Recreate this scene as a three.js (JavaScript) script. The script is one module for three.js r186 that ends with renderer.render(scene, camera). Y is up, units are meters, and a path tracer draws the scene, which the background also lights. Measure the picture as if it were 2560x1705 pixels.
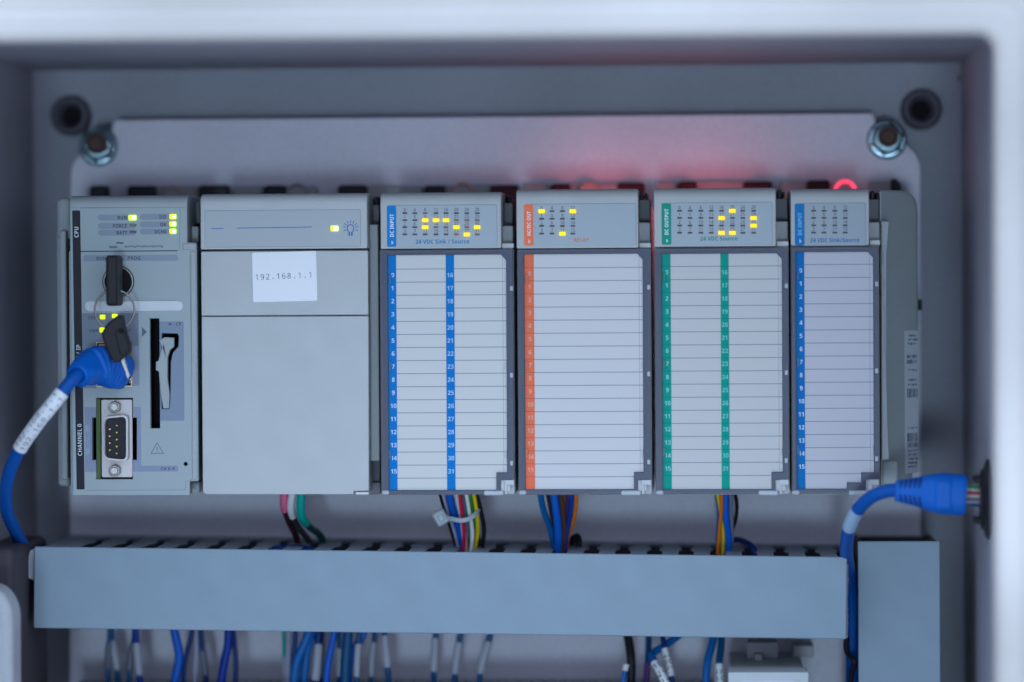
import * as THREE from 'three';
import { RoundedBoxGeometry } from 'three/addons/geometries/RoundedBoxGeometry.js';
import { mergeGeometries } from 'three/addons/utils/BufferGeometryUtils.js';
import { ImprovedNoise } from 'three/addons/math/ImprovedNoise.js';

// ---------------------------------------------------------------- camera, sky, light, exposure
const W = 2560, H = 1705, F = 10050, DIST = 1546;            // photograph pixels, focal length in pixels, mm to the module fronts
const scene = new THREE.Scene();
const camera = new THREE.PerspectiveCamera(2 * Math.atan(H / 2 / F) * 180 / Math.PI, 1024 / 682, 0.05, 30);
const aim = new THREE.Vector3(-0.0468, -0.0126, -1).normalize();
camera.position.copy(aim).multiplyScalar(-DIST / 1000);
camera.up.set(0.0063, 1, 0);
camera.lookAt(0, 0, 0);
camera.focus = 1.556;
camera.userData.fStop = 3.5;
camera.updateMatrixWorld(true);

{ // an overcast daylight sky, cool white, a little brighter towards the zenith, dull ground below
  const w = 128, h = 64, d = new Float32Array(w * h * 4);
  for (let j = 0; j < h; j++) for (let i = 0; i < w; i++) {
    const s = Math.sin(((j + 0.5) / h - 0.5) * Math.PI), t = THREE.MathUtils.smoothstep(s, -0.12, 0.1), b = 0.8 + 0.5 * Math.max(0, s), o = (j * w + i) * 4;
    d[o] = THREE.MathUtils.lerp(0.46, 0.82 * b, t); d[o + 1] = THREE.MathUtils.lerp(0.54, 1.0 * b, t); d[o + 2] = THREE.MathUtils.lerp(0.72, 1.34 * b, t); d[o + 3] = 1;
  }
  const t = new THREE.DataTexture(d, w, h, THREE.RGBAFormat, THREE.FloatType);
  t.mapping = THREE.EquirectangularReflectionMapping; t.magFilter = THREE.LinearFilter; t.wrapS = THREE.RepeatWrapping; t.needsUpdate = true;
  scene.background = t; scene.environment = t;
}
const key = new THREE.SpotLight(new THREE.Color().setRGB(0.58, 0.85, 1.06), 106, 0, 0.066, 1, 2); // broad soft light from the front, a little below the lens
key.position.set(-0.03, -0.44, 3.5); key.target.position.set(-0.025, 0.0, 0);
key.castShadow = true; key.shadow.radius = 38; key.shadow.mapSize.set(2048, 2048); key.shadow.camera.near = 0.1; key.shadow.camera.far = 5;
scene.add(key, key.target);
const renderer = new THREE.WebGLRenderer({ antialias: true });
renderer.toneMapping = THREE.LinearToneMapping;
renderer.toneMappingExposure = 1.33;
renderer.shadowMap.enabled = true;
renderer.setSize(1024, 682);

// ---------------------------------------------------------------- helpers (lengths in mm; S turns them into metres)
const S = 0.001, V = (x, y, z) => new THREE.Vector3(x, y, z);
const EX = V(), EY = V(), EZ = V(); camera.matrixWorld.extractBasis(EX, EY, EZ);
const EYE = camera.position.clone().multiplyScalar(1000);
function at(px, py, z = 0) {                                   // where the line of sight of a photograph pixel meets the depth z
  const d = EX.clone().multiplyScalar((px - W / 2) / F).addScaledVector(EY, (H / 2 - py) / F).sub(EZ);
  return EYE.clone().addScaledVector(d, (z - EYE.z) / d.z);
}
const mmPer = (z) => (EYE.z - z) / F;                          // mm per photograph pixel at a depth
let seed = 7; const rnd = () => (seed = (seed * 16807) % 2147483647) / 2147483647;
const used = {};
const numbered = (n) => { const k = used[n] = (used[n] ?? -1) + 1; return k ? n + '_' + String(k).padStart(3, '0') : n; };
const origins = new Map();
function thing(name, label, category, origin, group, rotZ = 0) {
  const o = new THREE.Group(); o.name = numbered(name); scene.add(o);
  o.position.copy(origin).multiplyScalar(S); o.rotation.z = rotZ;
  o.userData = { label, category }; if (group) o.userData.group = group;
  origins.set(o, origin.clone()); return o;
}
const originOf = (o) => { while (o && !origins.has(o)) o = o.parent; return o ? origins.get(o) : V(); };
function shade(m) { m.castShadow = m.receiveShadow = true; return m; }
function metreUV(g) {                                          // uv in units of 40 mm, from the place
  const p = g.attributes.position, u = new Float32Array(p.count * 2);
  for (let i = 0; i < p.count; i++) { u[2 * i] = (p.getX(i) + 0.6 * p.getZ(i)) / 40; u[2 * i + 1] = (p.getY(i) + 0.4 * p.getZ(i)) / 40; }
  g.setAttribute('uv', new THREE.BufferAttribute(u, 2)); return g;
}
function part(name, geos, mat, parent, { keepUV = false, local = false, label } = {}) {
  const list = (Array.isArray(geos) ? geos : [geos]).map((g) => { const c = g.index ? g.toNonIndexed() : g.clone(); for (const k of Object.keys(c.attributes)) if (!['position', 'normal', 'uv'].includes(k)) c.deleteAttribute(k); return c; });
  const g = list.length > 1 ? mergeGeometries(list) : list[0];
  if (!keepUV) metreUV(g);
  if (!local) { const o = originOf(parent); g.translate(-o.x, -o.y, -o.z); }
  g.scale(S, S, S);
  const m = shade(new THREE.Mesh(g, mat)); m.name = name; if (label) m.userData.label = label;
  parent.add(m); return m;
}
function piece(name, geo, mat, parent, p) {                    // shares geo (in metres, centred) between alike pieces
  const o = originOf(parent), m = shade(new THREE.Mesh(geo, mat)); m.name = name;
  m.position.set((p.x - o.x) * S, (p.y - o.y) * S, (p.z - o.z) * S); parent.add(m); return m;
}
const box = (x0, y0, z0, x1, y1, z1, r = 0.35, seg = 2) => {
  const w = Math.abs(x1 - x0), h = Math.abs(y1 - y0), d = Math.abs(z1 - z0);
  const g = r > 0 ? new RoundedBoxGeometry(w, h, d, seg, Math.min(r, w / 2.02, h / 2.02, d / 2.02)) : new THREE.BoxGeometry(w, h, d);
  return g.translate((x0 + x1) / 2, (y0 + y1) / 2, (z0 + z1) / 2);
};
function rect(px0, py0, px1, py1, z) {                         // photograph rectangle -> mm rectangle on the plane z
  const my = (py0 + py1) / 2, mx = (px0 + px1) / 2;
  return { x0: at(px0, my, z).x, x1: at(px1, my, z).x, y0: at(mx, py1, z).y, y1: at(mx, py0, z).y };
}
const pbox = (px0, py0, px1, py1, zf, zb, r = 0.35, seg = 2) => { const q = rect(px0, py0, px1, py1, zf); return box(q.x0, q.y0, zb, q.x1, q.y1, zf, r, seg); };
const pts = (list, z) => list.map(([x, y]) => { const p = at(x, y, z); return new THREE.Vector2(p.x, p.y); });
function outline(P, r = 0) {                                   // closed Shape through mm points with corners rounded by r (or per-point r)
  const s = new THREE.Shape(), n = P.length;
  for (let i = 0; i < n; i++) {
    const a = P[(i + n - 1) % n], b = P[i], c = P[(i + 1) % n], rr = Math.max(0.001, Math.min(Array.isArray(r) ? r[i] : r, a.distanceTo(b) / 2.1, b.distanceTo(c) / 2.1));
    const p = b.clone().add(a.clone().sub(b).setLength(rr)), q = b.clone().add(c.clone().sub(b).setLength(rr));
    if (rr < 0.05) { if (i) s.lineTo(b.x, b.y); else s.moveTo(b.x, b.y); continue; }
    if (i) s.lineTo(p.x, p.y); else s.moveTo(p.x, p.y);
    s.quadraticCurveTo(b.x, b.y, q.x, q.y);
  }
  s.closePath(); return s;
}
function slab(shape, zf, zb, bevel = 0.3, seg = 2) {            // extrude between two depths, edges eased
  const b = Math.min(bevel, (zf - zb) / 2.2), clean = (p) => p.filter((v, i) => v.distanceTo(p[(i + 1) % p.length]) > 1e-4), turnTo = (p, cw) => (THREE.ShapeUtils.isClockWise(p) === cw ? p : p.reverse());
  const src = shape; shape = new THREE.Shape(turnTo(clean(src.getPoints(5)), false)); shape.holes = src.holes.map((h) => new THREE.Path(turnTo(clean(h.getPoints(5)), true)));
  const g = new THREE.ExtrudeGeometry(shape, { depth: zf - zb - 2 * b, bevelEnabled: b > 0, bevelThickness: b, bevelSize: b, bevelOffset: -b, bevelSegments: seg, curveSegments: 8 });
  return g.translate(0, 0, zb + b);
}
const rrect = (q, r) => outline([new THREE.Vector2(q.x0, q.y0), new THREE.Vector2(q.x1, q.y0), new THREE.Vector2(q.x1, q.y1), new THREE.Vector2(q.x0, q.y1)], r);
function plane(q, z) { return new THREE.PlaneGeometry(q.x1 - q.x0, q.y1 - q.y0).translate((q.x0 + q.x1) / 2, (q.y0 + q.y1) / 2, z); }
function fitUV(g, q) {                                         // uv 0..1 over an mm rectangle
  const p = g.attributes.position, u = new Float32Array(p.count * 2);
  for (let i = 0; i < p.count; i++) { u[2 * i] = (p.getX(i) - q.x0) / (q.x1 - q.x0); u[2 * i + 1] = (p.getY(i) - q.y0) / (q.y1 - q.y0); }
  g.setAttribute('uv', new THREE.BufferAttribute(u, 2)); return g;
}
function print(x0, y0, x1, y1, k, draw) {                      // a printed surface, drawn in photograph pixels
  const c = document.createElement('canvas'); c.width = Math.round((x1 - x0) * k); c.height = Math.round((y1 - y0) * k);
  const g = c.getContext('2d'); g.scale(k, k); g.translate(-x0, -y0); draw(g);
  const t = new THREE.CanvasTexture(c); t.colorSpace = THREE.SRGBColorSpace; t.magFilter = THREE.LinearFilter; return t;
}
function say(g, text, x, y, size, color, { align = 'center', weight = 'bold', font = 'sans-serif', turn = 0, sx = 1 } = {}) {
  g.save(); g.translate(x, y); g.rotate(turn); g.scale(sx, 1); g.fillStyle = color; g.textAlign = align; g.textBaseline = 'middle'; g.font = `${weight} ${size}px ${font}`; g.fillText(text, 0, 0); g.restore();
}
function pill(g, x0, y0, x1, y1, color, r = (y1 - y0) / 2) { g.fillStyle = color; g.beginPath(); g.roundRect(x0, y0, x1 - x0, y1 - y0, r); g.fill(); }
function loft(curve, n, radial, size, power = 2, cap = true) {  // size(t) -> [half width, half height]; superellipse section
  const pos = [], idx = [], fr = curve.computeFrenetFrames(n, false), up = V(0, 0, 1);
  for (let i = 0; i <= n; i++) {
    const t = i / n, p = curve.getPointAt(t), T = fr.tangents[i], A = V().crossVectors(up, T).normalize(), B = V().crossVectors(T, A), [a, b] = size(t);
    for (let j = 0; j < radial; j++) {
      const th = j / radial * 2 * Math.PI, c = Math.cos(th), s = Math.sin(th), e = 2 / power;
      const q = p.clone().addScaledVector(A, a * Math.sign(c) * Math.abs(c) ** e).addScaledVector(B, b * Math.sign(s) * Math.abs(s) ** e);
      pos.push(q.x, q.y, q.z);
    }
  }
  for (let i = 0; i < n; i++) for (let j = 0; j < radial; j++) { const a = i * radial + j, b = i * radial + (j + 1) % radial; idx.push(a, b, a + radial, b, b + radial, a + radial); }
  if (cap) for (const [i, f] of [[0, 1], [n, 0]]) { const p = curve.getPointAt(i / n), c = pos.length / 3; pos.push(p.x, p.y, p.z); for (let j = 0; j < radial; j++) { const a = i * radial + j, b = i * radial + (j + 1) % radial; f ? idx.push(c, b, a) : idx.push(c, a, b); } }
  const g = new THREE.BufferGeometry(); g.setAttribute('position', new THREE.Float32BufferAttribute(pos, 3)); g.setIndex(idx); g.computeVertexNormals();
  return metreUV(g);
}
const curveOf = (list) => new THREE.CatmullRomCurve3(list.map(([x, y, z]) => at(x, y, z)), false, 'centripetal');
const tube = (curve, r, n = 48, radial = 14) => new THREE.TubeGeometry(curve, n, r, radial, false);
function sub(curve, t0, t1, n = 12) { const a = []; for (let i = 0; i <= n; i++) a.push(curve.getPointAt(t0 + (t1 - t0) * i / n)); return new THREE.CatmullRomCurve3(a); }
function disc(p, r, zf, zb, seg = 32, r2 = r) { return new THREE.CylinderGeometry(r2, r, zf - zb, seg).rotateX(Math.PI / 2).translate(p.x, p.y, (zf + zb) / 2); }
function ringAt(p, R, r, z, seg = 40) { return new THREE.TorusGeometry(R, r, 10, seg).translate(p.x, p.y, z); }
function topProfile(px0, pyTop, px1, pyBot, zf, zb, R = 4.2, bev = 0.5) { // a block whose upper front edge is a generous curve
  const q = rect(px0, pyTop, px1, pyBot, zf), s = new THREE.Shape();
  s.moveTo(-zf, q.y0); s.lineTo(-zf, q.y1 - R); s.quadraticCurveTo(-zf, q.y1, -zf + R * 1.6, q.y1); s.lineTo(-zb, q.y1); s.lineTo(-zb, q.y0); s.closePath();
  const g = new THREE.ExtrudeGeometry(s, { depth: q.x1 - q.x0 - 2 * bev, bevelEnabled: true, bevelSize: bev, bevelThickness: bev, bevelOffset: -bev, bevelSegments: 2, curveSegments: 10 });
  g.rotateY(Math.PI / 2);                                       // shape x (= -z) -> -z ... extrude -> x
  return g.translate(q.x0 + bev, 0, 0);
}

// ---------------------------------------------------------------- materials
const perlin = new ImprovedNoise();
function grain(amount, fine, smudge) {                          // faint wear: values around white, tiling every 40 mm
  const n = 256, d = new Uint8Array(n * n * 4);
  for (let j = 0; j < n; j++) for (let i = 0; i < n; i++) {
    const tile = (f, z) => { const u = i / n, v = j / n, s = (a, b) => perlin.noise(a * f, b * f, z); return s(u, v) * (1 - u) * (1 - v) + s(u - 1, v) * u * (1 - v) + s(u, v - 1) * (1 - u) * v + s(u - 1, v - 1) * u * v; };
    const k = 1 - amount * (0.5 + 0.5 * tile(4, 1.3)) * smudge - fine * rnd(), o = (j * n + i) * 4, b = Math.max(0, Math.min(255, 255 * k));
    d[o] = d[o + 1] = d[o + 2] = b; d[o + 3] = 255;
  }
  const t = new THREE.DataTexture(d, n, n); t.wrapS = t.wrapT = THREE.RepeatWrapping; t.magFilter = THREE.LinearFilter; t.colorSpace = THREE.SRGBColorSpace; t.needsUpdate = true; return t;
}
const wear = grain(0.06, 0.03, 1), wear2 = grain(0.12, 0.05, 1);
const tileMap = (t, r) => { const c = t.clone(); c.repeat.set(r, r); c.needsUpdate = true; return c; };
const wearWide = tileMap(wear2, 0.23), smudged = tileMap(grain(0.3, 0.02, 1), 0.16);
const mat = (r, g, b, rough = 0.5, o = {}) => new THREE.MeshPhysicalMaterial({ specularIntensity: o.metalness ? 1 : 0.45, color: new THREE.Color().setRGB(r, g, b), roughness: rough, ...o });
const plastic = (r, g, b, rough = 0.45) => mat(r, g, b, rough, { map: wear, bumpMap: wear, bumpScale: 0.00006 });
const M = {
  cpu: plastic(0.44, 0.485, 0.49), psu: plastic(0.55, 0.58, 0.575), io: plastic(0.525, 0.55, 0.535), step: plastic(0.52, 0.54, 0.55), cap: plastic(0.52, 0.57, 0.56), tab: plastic(0.72, 0.74, 0.72),
  foot: plastic(0.42, 0.42, 0.44), flank: plastic(0.2, 0.2, 0.225), smoke: mat(0.075, 0.08, 0.115, 0.3), trim: plastic(0.5, 0.54, 0.58, 0.3), black: mat(0.018, 0.017, 0.022, 0.45), hole: mat(0.012, 0.01, 0.013, 0.9), keyblack: mat(0.022, 0.021, 0.024, 0.55),  // flank: housing grey darkened, the shade of the recessed steps put into colour
  wall: mat(0.43, 0.435, 0.5, 0.5, { map: wearWide }), plate: mat(0.85, 0.81, 0.92, 0.4, { map: wearWide }), lip: mat(0.84, 0.8, 0.75, 0.35, { map: smudged }), duct: mat(0.275, 0.365, 0.435, 0.5, { map: wear }),  // lip: the wall paint lightened, brighter front light put into its colour
  finger: mat(0.32, 0.37, 0.44, 0.5, { map: wear }), ductShade: mat(0.06, 0.065, 0.085, 0.6, { map: wear }), zinc: mat(0.24, 0.34, 0.38, 0.3, { metalness: 1 }), steel: mat(0.34, 0.31, 0.29, 0.4, { metalness: 1 }), tin: mat(0.66, 0.61, 0.6, 0.5, { metalness: 0.25, map: wear }), gold: mat(0.5, 0.33, 0.1, 0.4, { metalness: 0.8 }),  // inner duct plastic is darkened, shade inside the duct put into its colour
  stud: mat(0.07, 0.03, 0.022, 0.6, { metalness: 0.2 }), brass: mat(0.5, 0.34, 0.3, 0.5, { metalness: 0.15 }), paper: mat(0.8, 0.8, 0.78, 0.6), pcb: mat(0.1, 0.16, 0.05, 0.5), pale: plastic(0.72, 0.76, 0.78, 0.4),
  blue: mat(0.0005, 0.085, 0.37, 0.4), blueboot: mat(0.0003, 0.115, 0.5, 0.45), clear: new THREE.MeshPhysicalMaterial({ color: 0xffffff, roughness: 0.08, transmission: 1, thickness: 0, ior: 1.45 }),
  pane: new THREE.MeshPhysicalMaterial({ color: new THREE.Color().setRGB(0.93, 0.94, 0.97), roughness: 0.06, transmission: 1, thickness: 0, ior: 1.2, specularIntensity: 0.15 }),
  nylon: new THREE.MeshPhysicalMaterial({ color: new THREE.Color().setRGB(0.62, 0.7, 0.74), roughness: 0.45, transmission: 0.35, thickness: 0 }),
  ledYellow: mat(0.3, 0.2, 0.0, 0.4, { emissive: new THREE.Color().setRGB(1.0, 0.66, 0.0), emissiveIntensity: 1.0 }),
  ledGreen: mat(0.2, 0.3, 0.0, 0.4, { emissive: new THREE.Color().setRGB(0.62, 0.95, 0.01), emissiveIntensity: 1.1 }), ledCore: mat(0.9, 0.9, 0.6, 0.4, { emissive: new THREE.Color().setRGB(1, 1, 0.55), emissiveIntensity: 1.4 }),
  ledOff: mat(0.1, 0.09, 0.1, 0.4), ledOffAmber: mat(0.26, 0.13, 0.08, 0.4),
  redGlow: mat(0.8, 0.05, 0.08, 0.4, { emissive: new THREE.Color().setRGB(1, 0.06, 0.14), emissiveIntensity: 1.2 }),  // for the rear lamps, and for red light painted onto one screw ring
};
const wireMat = (r, g, b) => mat(r, g, b, 0.4);
const C = { red: wireMat(0.6, 0.01, 0.05), maroon: wireMat(0.05, 0.008, 0.015), white: wireMat(0.72, 0.72, 0.74), grey: wireMat(0.16, 0.17, 0.22), dark: wireMat(0.03, 0.03, 0.036), black: wireMat(0.012, 0.012, 0.016), green: wireMat(0.02, 0.36, 0.06), pine: wireMat(0.005, 0.06, 0.05), teal: wireMat(0.0, 0.36, 0.29), yellow: wireMat(0.72, 0.52, 0.01), orange: wireMat(0.68, 0.17, 0.01), pink: wireMat(0.72, 0.15, 0.28), purple: wireMat(0.13, 0.05, 0.22), brown: wireMat(0.08, 0.035, 0.02), blue: wireMat(0.003, 0.11, 0.55), sky: wireMat(0.004, 0.13, 0.42), navy: wireMat(0.003, 0.03, 0.16), ocean: wireMat(0.003, 0.085, 0.22), deep: wireMat(0.001, 0.035, 0.3), lilac: wireMat(0.42, 0.42, 0.56), tealdark: wireMat(0.0, 0.07, 0.19) };

// ---------------------------------------------------------------- the cabinet
const ZW = -115, ZP = -95, ZL = 140;                           // back wall, mounting plate front, front flange
{
  const xl = at(88, 900, ZW).x, xr = at(2406, 900, ZW).x, yt = at(1280, 167, ZW).y, yb = -330, t = 4;
  const cab = thing('control_cabinet', 'light grey metal control cabinet, open at the front, holding everything in the picture', 'cabinet', V((xl + xr) / 2, yb, ZW));
  part('back_wall', box(xl - t, yb - t, ZW - t, xr + t, yt + t, ZW, 0), M.wall, cab);
  part('top_wall', box(xl - t, yt, ZW, xr + t, yt + t, ZL + 2, 0), M.wall, cab);
  part('side_wall', box(xl - t, yb, ZW, xl, yt, ZL + 2, 0), M.wall, cab);
  part('side_wall', box(xr, yb, ZW, xr + t, yt, ZL + 2, 0), M.wall, cab);
  part('bottom_wall', box(xl - t, yb - t, ZW, xr + t, yb, ZL + 2, 0), M.wall, cab);
  const inner = pts([[-190, 106], [2487, 84], [2490, 3000], [-190, 3000]], ZL + 8);
  const ring = (grow, out) => { const c = inner.map((p, i) => p.clone().add(new THREE.Vector2([-1, 1, 1, -1][i], [1, 1, -1, -1][i]).multiplyScalar(grow))); return c; };
  const s1 = outline(ring(11), 12); s1.holes.push(outline(inner, 7));
  part('rolled_lip', slab(s1, ZL + 10, ZL - 6, 3.5, 5), M.lip, cab);
  const s2 = outline(ring(70), 2); s2.holes.push(outline(ring(7), 9));
  part('front_frame', slab(s2, ZL + 6, ZL - 2, 1), M.lip, cab);
  for (const [px, py, tag] of [[172, 288, 'dark recessed mounting boss'], [2305, 272, 'dark recessed mounting boss']]) {
    const p = at(px, py, ZW + 8), prof = [[8.6, 0], [8.4, 3], [7.6, 6.5], [6.6, 8], [5.6, 7.2], [4.9, 5], [4.2, 4], [4.0, 0.6], [0.001, 0.5]].map(([x, y]) => new THREE.Vector2(x, y));
    const b = part('boss', new THREE.LatheGeometry(prof, 40).rotateX(Math.PI / 2).translate(p.x, p.y, ZW), mat(0.13, 0.115, 0.14, 0.45), cab);
    part('boss_hole', disc(p, 3.9, ZW + 1.4, ZW + 0.7, 28), M.hole, b);
  }
  part('scratch', box(...Object.values(at(2395, 188, ZW)), ...Object.values(at(2400, 202, ZW + 0.2)), 0), M.black, cab);
}
{ // mounting plate, notched at its upper corners
  const P = pts([[283, 300], [2184, 283], [2190, 312], [2196, 338], [2262, 352], [2302, 400], [2304, 2300], [172, 2300], [176, 415], [204, 378], [270, 350], [279, 330]], ZP);
  const o = at(1240, 2300, ZP), t = thing('mounting_plate', 'pale lilac metal mounting plate with notched corners behind the row of modules', 'mounting plate', o);
  part('plate', slab(outline(P, [2.2, 2.2, 1.5, 6, 5, 7, 1, 1, 7, 5, 6, 1.5]), ZP, ZP - 2.5, 0.6), M.plate, t);
}
const nutPrism = (p, r, zf, zb) => { const s = new THREE.Shape(); for (let i = 0; i < 6; i++) { const a = i * Math.PI / 3 + 0.3; i ? s.lineTo(p.x + r * Math.cos(a), p.y + r * Math.sin(a)) : s.moveTo(p.x + r * Math.cos(a), p.y + r * Math.sin(a)); } return slab(s, zf, zb, 0.9, 3); };
for (const [px, py, sx, label] of [[247, 366, 240, 'zinc hex nut on a rusty stud at the upper left corner of the mounting plate'], [2217, 349, 2221, 'zinc hex nut on a rusty stud at the upper right corner of the mounting plate']]) {
  const p = at(px, py, ZP), n = at(px + (sx - px) * 0.6, py - 2, ZP + 10), q = at(sx, py - 7, ZP + 15), t = thing('nut', label, 'nut', V(p.x, p.y, ZP), 'nuts on the plate corners');
  part('washer', new THREE.LatheGeometry([[0.5, 0], [7.9, 0], [8.1, 0.8], [7.6, 1.9], [6.9, 2.2], [0.5, 2.4]].map(([x, y]) => new THREE.Vector2(x, y)), 40).rotateX(Math.PI / 2).translate(p.x, p.y, ZP + 0.02), M.zinc, t);
  part('hex_body', [nutPrism(n, 6.9, ZP + 9, ZP + 2.3), new THREE.LatheGeometry([[4.2, 0], [6.2, 0], [5.6, 1.2], [4.6, 1.6], [4.2, 1.2]].map(([x, y]) => new THREE.Vector2(x, y)), 36).rotateX(Math.PI / 2).translate(n.x, n.y, ZP + 8.6)], M.zinc, t);
  part('stud', [disc(q, 4.1, ZP + 15, ZP + 2, 28), disc(q, 3.3, ZP + 15.7, ZP + 14.8, 28, 2.6)], M.stud, t);
}

// ---------------------------------------------------------------- feet, latches and screws behind the tops of the modules
function feet(t, list) {
  for (const [kind, x0, x1, y, m] of list) {
    if (kind === 'tab') part('mounting_tab', pbox(x0, y, x1, y + 60, -90.5, -94, 0.6), m ?? M.foot, t);
    if (kind === 'latch') part('rail_latch', pbox(x0, y, x1, y + 60, -86, -93, 1.3), m ?? M.black, t);  // black latches near the red lamps get that glow put into their colour
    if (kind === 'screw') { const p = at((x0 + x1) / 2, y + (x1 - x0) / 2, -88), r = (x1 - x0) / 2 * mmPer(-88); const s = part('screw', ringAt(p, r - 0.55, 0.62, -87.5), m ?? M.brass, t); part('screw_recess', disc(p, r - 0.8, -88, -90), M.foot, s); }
  }
}
const INK = '#31374a';
const ledBar = new RoundedBoxGeometry(0.0018, 0.0007, 0.0004, 1, 0.00012), ledOn = new RoundedBoxGeometry(0.00245, 0.00145, 0.0007, 2, 0.0003);

// ---------------------------------------------------------------- the four input and output modules
function ioModule(cfg) {
  const { name, label, category, x0, x1, xr, top, hb, badge, badgeText, hex, cols, rowY, lit, amber = [], caption, captionX, inlayR, door, card, strips, first, nFirst, step = 32.7, notch, footList, deep } = cfg;
  const q = rect(x0, top, xr, 1238, 0), t = thing(name, label, category, V((q.x0 + q.x1) / 2, q.y0, -80), 'plug-in modules in the row');
  const strip = new THREE.Color(hex);
  // housing: curved head, main shell, stepped right flank
  part('head', topProfile(x0, top, x1, hb, 0, -62), M.io, t);
  part('housing', pbox(door[0] - 1, hb + 1, door[2] + 2, 1237, -3.2, -80, 0.8), M.io, t);
  part('flank_upper', pbox(x1 - 4, top + 27, xr - 1, top + 86, -26, -78, 0.5), M.flank, t);
  part('flank_lower', pbox(x1 - 4, top + 84, xr, hb + 4, -13, -76, 0.7), M.step, t);
  part('flank_tab', pbox(x1 + 1.5, hb - 13, xr + 1.5, hb - 0.5, -4, -14, 0.4), M.tab, t);
  part('top_clip', [pbox(x1 + 4, top + 6, x1 + 13, top + 27, -30, -70, 0.4), pbox(x1 + 17, top + 10, x1 + 22, top + 26, -30, -70, 0.3)], M.black, t);
  feet(t, footList);
  // indicator label
  const iy0 = badge[1] - 2, iy1 = badge[3] + 1, lx0 = badge[2] - 3, map = print(lx0, iy0, inlayR, iy1, 4, (g) => {
    g.fillStyle = deep ? '#a5b1b6' : '#acb8bd'; g.fillRect(lx0, iy0, inlayR - lx0, iy1 - iy0);
    g.strokeStyle = 'rgba(70,80,95,.55)'; g.lineWidth = 0.8; g.beginPath(); g.moveTo(lx0, iy0 + 0.6); g.lineTo(inlayR - 8, iy0 + 0.6); g.quadraticCurveTo(inlayR - 0.6, iy0 + 0.6, inlayR - 0.6, iy0 + 8); g.lineTo(inlayR - 0.6, iy1); g.stroke();
    cols.forEach((cx, c) => rowY.forEach((ry, r) => say(g, String(4 * c + r), cx, ry - 9.3, 11.4, INK, { weight: 'normal', sx: 0.92 })));
    say(g, caption[0], captionX, caption[1], caption[2], caption[3], { weight: 'bold', sx: caption[4] ?? 1 });
  });
  const L = { ...rect(lx0, iy0, inlayR, iy1, 0.12) };
  const inlay = part('indicator_label', fitUV(slab(rrect(L, 0.5), 0.14, -0.2, 0.03, 1), L), new THREE.MeshPhysicalMaterial({ specularIntensity: 0.4, map, roughness: 0.5 }), t, { keepUV: true });
  cols.forEach((cx, c) => rowY.forEach((ry, r) => {
    const on = lit.some(([a, b]) => a === c && b === r), p = at(cx, ry, 0.3); p.z = on ? 0.4 : 0.2;
    piece(on ? 'lit_indicator' : 'indicator', on ? ledOn : ledBar, on ? M.ledYellow : amber.some(([a, b]) => a === c && b === r) ? M.ledOffAmber : M.ledOff, inlay, p);
  }));
  const bq = rect(...badge, 0.3), bw = badge[2] - badge[0], bmap = print(...badge, 5, (g) => {
    g.fillStyle = hex; g.fillRect(badge[0], badge[1], bw, badge[3] - badge[1]);
    const cx = badge[0] + bw / 2 + 0.5;
    say(g, badgeText, cx, badge[3] - 24, cfg.badgeSize ?? 13.5, deep ? 'rgba(225,235,245,.6)' : '#e9eef5', { align: 'left', turn: -Math.PI / 2, sx: 0.93 });
    g.fillStyle = '#e3e9f2'; g.fillRect(cx - 0.8, badge[3] - 15, 1.8, 9); g.fillRect(cx + 1.8, badge[3] - 12, 1.5, 4);
  });
  part('type_badge', fitUV(slab(rrect(bq, 0.7), 0.3, -0.2, 0.06, 1), bq), new THREE.MeshPhysicalMaterial({ map: bmap, roughness: 0.5, specularIntensity: 0.4 }), t, { keepUV: true });
  // door: smoked frame round a label card, clear pane over both
  const dq = rect(...door, -1), fr = outline([new THREE.Vector2(dq.x0, dq.y0), new THREE.Vector2(dq.x1 - 5.2, dq.y0), new THREE.Vector2(dq.x1 - 5.2, dq.y0 + 5.4), new THREE.Vector2(dq.x1, dq.y0 + 5.4), new THREE.Vector2(dq.x1, dq.y1), new THREE.Vector2(dq.x0, dq.y1)], [1.2, 0.6, 0.3, 0.4, 0.5, 0.5]);
  const cq = rect(...card, -1), N = notch.map(([x, y]) => { const p = at(x, y, -1); return new THREE.Vector2(p.x, p.y); });
  const hole = [new THREE.Vector2(cq.x0, cq.y0), ...N, new THREE.Vector2(cq.x1, cq.y1 - 2.2), new THREE.Vector2(cq.x1 - 2.0, cq.y1), new THREE.Vector2(cq.x0, cq.y1)];
  fr.holes.push(outline(hole, 0));
  const doorMesh = part('terminal_door', slab(fr, -1, -3, 0.18, 1), M.smoke, t);
  const cardHole = outline(hole.map((p) => p.clone()), 0.1);
  const rows = []; for (let i = 0; i < 17; i++) rows.push(first + i * step);
  const cmap = print(card[0] - 6, card[1] - 4, card[2] + 6, card[3] + 4, 2.6, (g) => {
    g.fillStyle = cfg.cardHex; g.fillRect(card[0] - 10, card[1] - 10, 500, 800);
    g.fillStyle = 'rgba(85,95,120,.62)'; for (const y of rows) g.fillRect(card[0], y - 0.8, card[2] - card[0] + 2, 1.7);
    g.fillStyle = 'rgba(105,118,135,.35)'; g.fillRect(card[2] - 9.5, card[1], 1.4, card[3] - card[1]);
  });
  const cz = rect(card[0] - 6, card[1] - 4, card[2] + 6, card[3] + 4, -2);
  const cardMesh = part('label_card', fitUV(slab(outline([new THREE.Vector2(cz.x0, cz.y0), new THREE.Vector2(cz.x1, cz.y0), new THREE.Vector2(cz.x1, cz.y1), new THREE.Vector2(cz.x0, cz.y1)], 0.2), -2.1, -2.6, 0), cz), new THREE.MeshPhysicalMaterial({ specularIntensity: 0.3, map: cmap, roughness: 0.6 }), doorMesh, { keepUV: true });
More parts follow.
